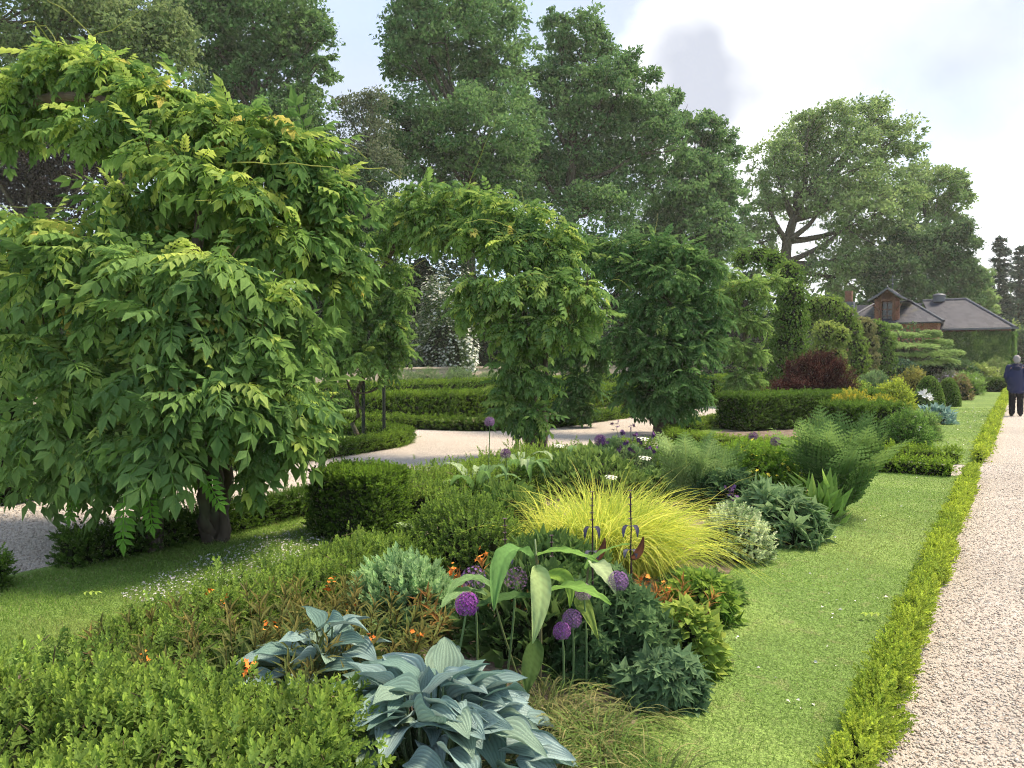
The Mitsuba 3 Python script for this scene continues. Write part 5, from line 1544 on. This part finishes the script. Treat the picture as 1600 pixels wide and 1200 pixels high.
# white lilies
k = tag(name('white_lily'), 'pair of white lily blooms in front of the yellow green mound', 'lily')
ss = Soup()
rng = R_(770)
for x, y in ((1441, 615), (1444, 620), (1451, 619), (1454, 624), (1447, 613)):
    g = G(1447 + rng.normal() * 4, 655); d = depth_of(g); p = at(x, y, d)
    ss.add(*tube(np.stack([g, p]), .007, 5), (.08, .13, .05))
    Soup().add(*scatter(rosette(6, .45, .9), p[None], axis_frames(unit(A([[rng.normal() * .5, -.8, .5]])), rng), .13, A([(.80, .80, .76)]))).build(name(k + '__flower'), 'plain')
ss.build(k + '__stems', 'plain')
k = tag(name('white_pompon'), 'round white flower ball in front of the dark blue green shrub', 'flower')
g = G(1398, 606); d = depth_of(g); p = at(1398, 578, d)
v, f, c = AH[0]
Soup().add(*scatter((v, f, c), p[None], np.eye(3)[None], .16, A([(.72, .74, .70)]))).build(k + '__flower_head', 'plain')
Soup().add(*tube(np.stack([g, p]), .012, 5), (.1, .16, .06)).build(k + '__stem', 'plain')
# tiered shrub: flat plates of leaves on a leaning stem
k = tag(name('tiered_shrub'), 'pale green shrub growing in flat tiers in front of the slate roof', 'shrub')
d = 47.0
s, rng = Soup(), R_(780)
limbs = []
b = G(1418, 565 + 1872 / d); b[2] = 0
for (x, y, w) in [(1400, 520, 60), (1440, 522, 50), (1385, 535, 50), (1425, 538, 70), (1465, 532, 40), (1400, 552, 70), (1450, 552, 60), (1480, 548, 46), (1375, 555, 36), (1425, 565, 80), (1475, 562, 40), (1390, 572, 50), (1455, 518, 26), (1392, 508, 26)]:
    c = at(x, y, d + rng.normal() * .5)
    r = w / 2 / F * d
    n = 900
    q, a = np.sqrt(rng.uniform(0, 1, n)) * r, rng.uniform(0, 6.28, n)
    pos = c + np.column_stack([np.cos(a) * q, np.sin(a) * q, rng.normal(size=n) * .06 - (q / r) ** 2 * .14])
    s.add(*scatter(LEAFY[0], pos, frames(np.column_stack([np.cos(a), np.sin(a), rng.normal(size=n) * .3 - .3]), A([0, 0, 1]) + rng.normal(size=(n, 3)) * .35), .17 * rng.uniform(.6, 1.2, n), lerp_cols((.10, .16, .055), (.17, .24, .085), rng.uniform(size=n))))
    limbs.append((bez(b, A([b[0], b[1], c[2] * .8]), c, 6), np.linspace(.06, .015, 6)))
s.build(k + '__crown', 'leaf')
trunk(k + '__trunk', limbs, 5)
# grey mounds at the foot of the stone wall
for i, (x, y, w, h, lb) in enumerate([(620, 614, 70, 30, 'left grey green mound in front of the stone wall, seen past the posts'), (664, 612, 62, 32, 'second grey green mound in front of the stone wall'), (716, 612, 54, 34, 'third grey green mound in front of the stone wall'), (765, 613, 56, 28, 'fourth green mound in front of the wall, next to the shaggy trunk'), (905, 600, 26, 24, 'small round bush before the wall between second and third arches')]):
    bush(lb, x, y, w, h, 800, FINE, .22, [(.075, .12, .06), (.14, .19, .10)] if i < 4 else BOXC, 790 + i, base='mounded_plant', cat='mounded plant', up=1.0, lump=.2)
bush('dark low shrubs beyond the lawn strip, left of the dark posts', 520, 640, 70, 24, 800, OVAL, .16, DARK, 797, lump=.3)

# ------------------------------------------------------------------ grass blades, petals, daisies, stones
def inside(poly, n, seed, bb):
    import shapely
    rng = R_(seed)
    p = np.column_stack([rng.uniform(bb[0], bb[2], n), rng.uniform(bb[1], bb[3], n)])
    d = p @ FW[:2]
    ok = shapely.contains_xy(poly, p[:, 0], p[:, 1]) & (d > 1.6)
    p, d = p[ok], d[ok]
    keep = rng.uniform(size=len(p)) < np.minimum(1, (3.2 / d) ** 1.5)
    return p[keep], d[keep]


def turf(key, poly, n, seed, bb, h=.030, w=.0034, label=''):
    p, d = inside(poly, n, seed, bb)
    rng = R_(seed + 1)
    m = len(p)
    k = np.maximum(1, d / 3.5)
    base = np.column_stack([p, np.full(m, .006)])
    patch = meshkit.fbm(np.column_stack([p * 1.6, p[:, :1] * 0]), 3, 5)
    hh = h * rng.uniform(.5, 1.25, m) * (.7 + .6 * patch)
    lean = rng.normal(size=(m, 2)) * .6
    tip = base + np.column_stack([lean * hh[:, None], hh])
    a = rng.uniform(0, 6.28, m)
    sd = np.column_stack([np.cos(a), np.sin(a), a * 0]) * (w / 2 * k)[:, None]
    v = np.stack([base - sd, base + sd, tip], 1).reshape(-1, 3)
    col = lerp_cols((.085, .145, .030), (.145, .22, .052), (patch * 1.6 - .4 + rng.normal(size=m) * .25).clip(0, 1))
    wear = (meshkit.fbm(np.column_stack([p * .9 + 7, p[:, :1] * 0]), 4, 9) - .52).clip(0, .2) * 4
    col = col * (1 - wear[:, None] * .6) + A([.17, .17, .07]) * wear[:, None] * .6
    straw = rng.uniform(size=m) < .05
    col[straw] = (.15, .14, .07)
    Soup().add(v, np.arange(3 * m).reshape(-1, 3), np.repeat(col, 3, 0)).build(key, 'leaf')
    labels[key] = {'kind': 'stuff', 'label': label, 'category': 'grass'}


NEAR = P1.difference(BED.buffer(-.05))
turf('grass_blades', NEAR, 150000, 801, (-2.1, 2.0, -.56, 12), h=.017, label='short mown grass blades of the lawn beside the lime green edging')
turf('grass_blades_001', NEAR, 230000, 802, (-6.0, .6, -4.2, 9.5), h=.038, label='grass of the shady lawn strewn with fallen petals')
turf('grass_blades_002', P2.difference(BED2), 120000, 803, (-2.6, 13.5, -.5, 30), h=.022, label='mown grass blades of the second lawn')


def strew(key, poly, n, seed, bb, size, cols, z, label, cat):
    p, d = inside(poly, n, seed, bb)
    rng = R_(seed + 1)
    m = len(p)
    pos = np.column_stack([p, z * rng.uniform(.3, 1.1, m)])
    s = Soup().add(*scatter(leaf2(.7, .25), pos, frames(sph(rng, m) * A([1, 1, .3]), A([0, 0, 1]) + rng.normal(size=(m, 3)) * .4), size * rng.uniform(.5, 1.3, m), lerp_cols(cols[0], cols[1], rng.uniform(size=m))))
    s.build(key, 'plain')
    labels[key] = {'kind': 'stuff', 'label': label, 'category': cat}


petal_zone = Polygon([tuple(G(x, y)[:2]) for x, y in [(180, 935), (300, 880), (500, 812), (512, 850), (490, 875), (380, 925), (250, 960)]])
strew('fallen_petals', petal_zone, 22000, 811, (-6.2, 2, -4, 6.5), .020, ((.42, .40, .44), (.70, .67, .68)), .035, 'pale fallen blossom petals scattered on the shady lawn', 'petals')
strew('fallen_petals_001', NEAR, 260, 813, (-1.9, 3.5, -.6, 11.5), .022, ((.72, .72, .68), (.8, .8, .76)), .03, 'few white daisies and petals on the lawn beside the edging', 'petals')
strew('fallen_petals_002', P2.difference(BED2), 900, 815, (-2.0, 14, -.7, 30), .05, ((.62, .64, .5), (.75, .75, .65)), .03, 'pale daisies in the second lawn', 'petals')


def stones(key, n, seed, bb, r, label):
    p, d = inside(GRAVEL, n, seed, bb)
    rng = R_(seed + 1)
    m = len(p)
    t = trimesh.creation.octahedron() if hasattr(trimesh.creation, 'octahedron') else None
    tv = A([(1, 0, 0), (-.9, .2, 0), (.1, 1, 0), (0, -1, .1), (.05, .05, 1), (0, 0, -1.0)])
    tf = A([(0, 2, 4), (2, 1, 4), (1, 3, 4), (3, 0, 4), (2, 0, 5), (1, 2, 5), (3, 1, 5), (0, 3, 5)])
    a = rng.uniform(0, 6.28, m)
    R = frames(np.column_stack([np.cos(a), np.sin(a), rng.normal(size=m) * .2]), A([0, 0, 1]) + rng.normal(size=(m, 3)) * .25)
    sz = r * np.exp(rng.normal(size=m) * .24)
    S3 = np.column_stack([sz * rng.uniform(.9, 1.4, m), sz * rng.uniform(.7, 1.0, m), sz * rng.uniform(.45, .7, m)])
    q = rng.uniform(size=m)
    col = lerp_cols((.37, .33, .285), (.56, .52, .46), q)
    odd = rng.uniform(size=m)
    col[odd < .10] = (.50, .48, .45)
    col[(odd > .10) & (odd < .2)] = (.34, .28, .235)
    col *= 1 + rng.normal(size=(m, 1)) * .08
    pos = np.column_stack([p, .004 + sz * .25])
    Soup().add(*scatter((tv, tf, np.ones((6, 3))), pos, R, S3, col)).build(key, 'plain', True)
    labels[key] = {'kind': 'stuff', 'label': label, 'category': 'gravel'}


stones('gravel_stones', 95000, 821, (-.43, 2.2, 1.7, 14), .0066, 'loose pale gravel stones on the main path')
stones('gravel_stones_001', 60000, 823, (-9.3, 1.8, -6.1, 9), .0095, 'loose pale gravel stones on the path under the arches')
for i, (x, y, lb) in enumerate([(128, 925, 'fallen yellow green leaf on the shady lawn'), (1378, 958, 'fallen yellow green leaf lying against the lime green edging')]):
    k = tag(name('fallen_leaf'), lb, 'leaf')
    g = G(x, y, .05)
    v, f, c = pinnate(3, .1, .5, 1, 90 + i, lf=.4)
    Soup().add(*scatter((v, f, c), g[None], frames(-RT[None] * (1 if i else -1), A([[0, 0, 1.0]])), .10, A([(.26, .34, .07)]))).build(k, 'leaf')


# ------------------------------------------------------------------ the person on the path
def chain(js, seg=20):
    """Joined hulls of spheres along a chain of joints (x, y, z, r)."""
    out = []
    for a, b in zip(js[:-1], js[1:]):
        out.append(m3.Manifold.batch_hull([m3.Manifold.sphere(q[3], seg).translate(q[:3]) for q in (a, b)]))
    return out


def ell(c, r, seg=28):
    return m3.Manifold.sphere(1.0, seg).scale(list(map(float, r))).translate(list(map(float, c)))


def skin(parts, step=.03, it=6):
    m = m3.Manifold.batch_boolean(parts, m3.OpType.Add).refine_to_length(step).to_mesh()
    t = trimesh.Trimesh(m.vert_properties[:, :3], m.tri_verts, process=True)
    trimesh.smoothing.filter_taubin(t, iterations=it)
    return t


def hand(sg):
    w = A([sg * .175, .29, .93])
    parts = chain([(*w, .027), (*(w + [-sg * .01, .045, -.035]), .034), (*(w + [-sg * .02, .075, -.055]), .032)])
    for i, (dx, L) in enumerate([(-.027, .062), (-.009, .072), (.009, .068), (.026, .054)]):
        b = w + [sg * dx - sg * .02, .085, -.06]
        parts += chain([(*b, .0095), (*(b + [0, L * .45, -L * .25]), .0088), (*(b + [-sg * .006, L * .55, -L * .75]), .0078)], 10)
    b = w + [-sg * .035, .045, -.02]
    parts += chain([(*b, .012), (*(b + [-sg * .022, .03, .004]), .0105), (*(b + [-sg * .03, .055, -.01]), .009)], 10)
    return parts


def arm(sg, k=1.0):
    return [(sg * .185, 0, 1.40, .058 * k), (sg * .245, -.02, 1.13, .047 * k), (sg * .175, .28, .94, .032 * k)]


def leg(sg, k=1.0):
    return [(sg * .085, 0, .86, .088 * k), (sg * .095, .015, .50, .062 * k), (sg * (.105 if sg < 0 else .10), -.01, .09, .044 * k)]


GP = G(1586, 650.5)
MP = T4().translate([GP[0] + .02, GP[1], .004]).rotate([0, 0, 1], 4)
k = tag('person', 'grey haired person in a navy jacket and black trousers walking away on the path', 'person')
body = chain([(0, .0, .92, .13), (0, -.01, 1.12, .125), (0, -.02, 1.33, .125)]) + chain([(-.12, -.01, 1.38, .075), (.12, -.01, 1.38, .075)]) + chain([(0, 0, 1.40, .062), (0, .015, 1.52, .055)])
body += [ell((0, .03, 1.615), (.073, .092, .112)), ell((0, .115, 1.60), (.014, .022, .026)), ell((0, .085, 1.54), (.042, .04, .035)), ell((-.078, .02, 1.60), (.012, .02, .032)), ell((.078, .02, 1.60), (.012, .02, .032)), ell((-.03, .112, 1.63), (.015, .012, .01)), ell((.03, .112, 1.63), (.015, .012, .01)), ell((0, .118, 1.555), (.024, .01, .008))]
for sg in (-1, 1): body += chain(arm(sg)) + hand(sg) + chain(leg(sg))
flat('skin_mat', (.42, .25, .19), .6)
flat('navy_mat', (.016, .022, .075), .75)
flat('trouser_mat', (.010, .010, .012), .85)
flat('shoe_mat', (.012, .011, .011), .5)
flat('hair_mat', (.30, .29, .29), .8)
flat('hood_mat', (.010, .014, .045), .75)
scene['person'] = {**mikit.ply(skin(body, .02, 4), 'skin_mat', True), 'to_world': MP}
jk = chain([(0, 0, .74, .19), (0, -.02, .98, .178), (0, -.02, 1.22, .172), (0, -.01, 1.34, .155)]) + chain([(-.155, -.005, 1.385, .075), (0, -.01, 1.42, .085), (.155, -.005, 1.385, .075)]) + [ell((0, 0, .80), (.235, .18, .16)), ell((-.05, -.03, 1.05), (.20, .17, .3))]
for sg in (-1, 1): jk += chain([(q[0] * 1.02, q[1], q[2], q[3] + .022) for q in arm(sg)[:2]] + [(sg * .185, .25, .955, .048)])
j = m3.Manifold.batch_boolean(jk, m3.OpType.Add)
j = j - m3.Manifold.cube([2, 2, 1.0], True).translate([0, 0, .15])
jm = skin([j], .035, 3)
jm.vertices = jm.vertices + (meshkit.fbm(jm.vertices * 9, 3, 2) - .5)[:, None] * jm.vertex_normals * .022
scene['person__jacket'] = {**mikit.ply(jm, 'navy_mat', True), 'to_world': MP}
scene['person__hood'] = {**mikit.ply(skin(chain([(-.075, -.05, 1.46, .05), (0, -.085, 1.43, .062), (.075, -.05, 1.46, .05)]) + [ell((0, -.135, 1.36), (.10, .05, .085))], .03, 4), 'hood_mat', True), 'to_world': MP}
tr = []
for sg in (-1, 1): tr += chain([(sg * .085, 0, .84, .115), (sg * .095, .01, .50, .088), (sg * .102, -.01, .10, .075)])
tr = m3.Manifold.batch_boolean(tr, m3.OpType.Add) - m3.Manifold.cube([2, 2, .2], True).translate([0, 0, -.045])
scene['person__trousers'] = {**mikit.ply(skin([tr], .035, 3), 'trouser_mat', True), 'to_world': MP}
for sg in (-1, 1):
    sh = chain([(sg * .103, -.045, .045, .042), (sg * .108, .06, .042, .043), (sg * .115, .15, .032, .032)]) + [ell((sg * .104, -.01, .08), (.05, .055, .05))]
    sh = m3.Manifold.batch_boolean(sh, m3.OpType.Add) - m3.Manifold.cube([2, 2, .2], True).translate([0, 0, -.1])
    scene[name('person__shoe')] = {**mikit.ply(skin([sh], .02, 2), 'shoe_mat', True), 'to_world': MP}
hr = skin([ell((0, .005, 1.645), (.086, .098, .098)), ell((0, -.03, 1.59), (.078, .07, .09)), ell((0, -.04, 1.55), (.06, .05, .06))], .012, 2)
hr.vertices = hr.vertices + (meshkit.noise(hr.vertices * A([60, 60, 22]), 3) - .5)[:, None] * hr.vertex_normals * .014
fc = m3.Manifold.cube([.13, .2, .2], True)
scene['person__hair'] = {**mikit.ply(hr, 'hair_mat', True), 'to_world': MP}


# ------------------------------------------------------------------ summer haze
HAZE = 0.0005
scene['haze_air'] = {'type': 'homogeneous', 'albedo': {'type': 'rgb', 'value': [.95, .95, .955]}, 'sigma_t': HAZE}
scene['haze'] = {'type': 'cube', 'to_world': T4().translate([0, 0, 24.0]).scale([430, 430, 25.0]), 'bsdf': {'type': 'null'}, 'interior': {'type': 'ref', 'id': 'haze_air'}}
scene['camera']['medium'] = {'type': 'ref', 'id': 'haze_air'}
labels['haze'] = {'kind': 'stuff', 'label': 'thin summer haze between the near bed and the far trees'}

# @@END
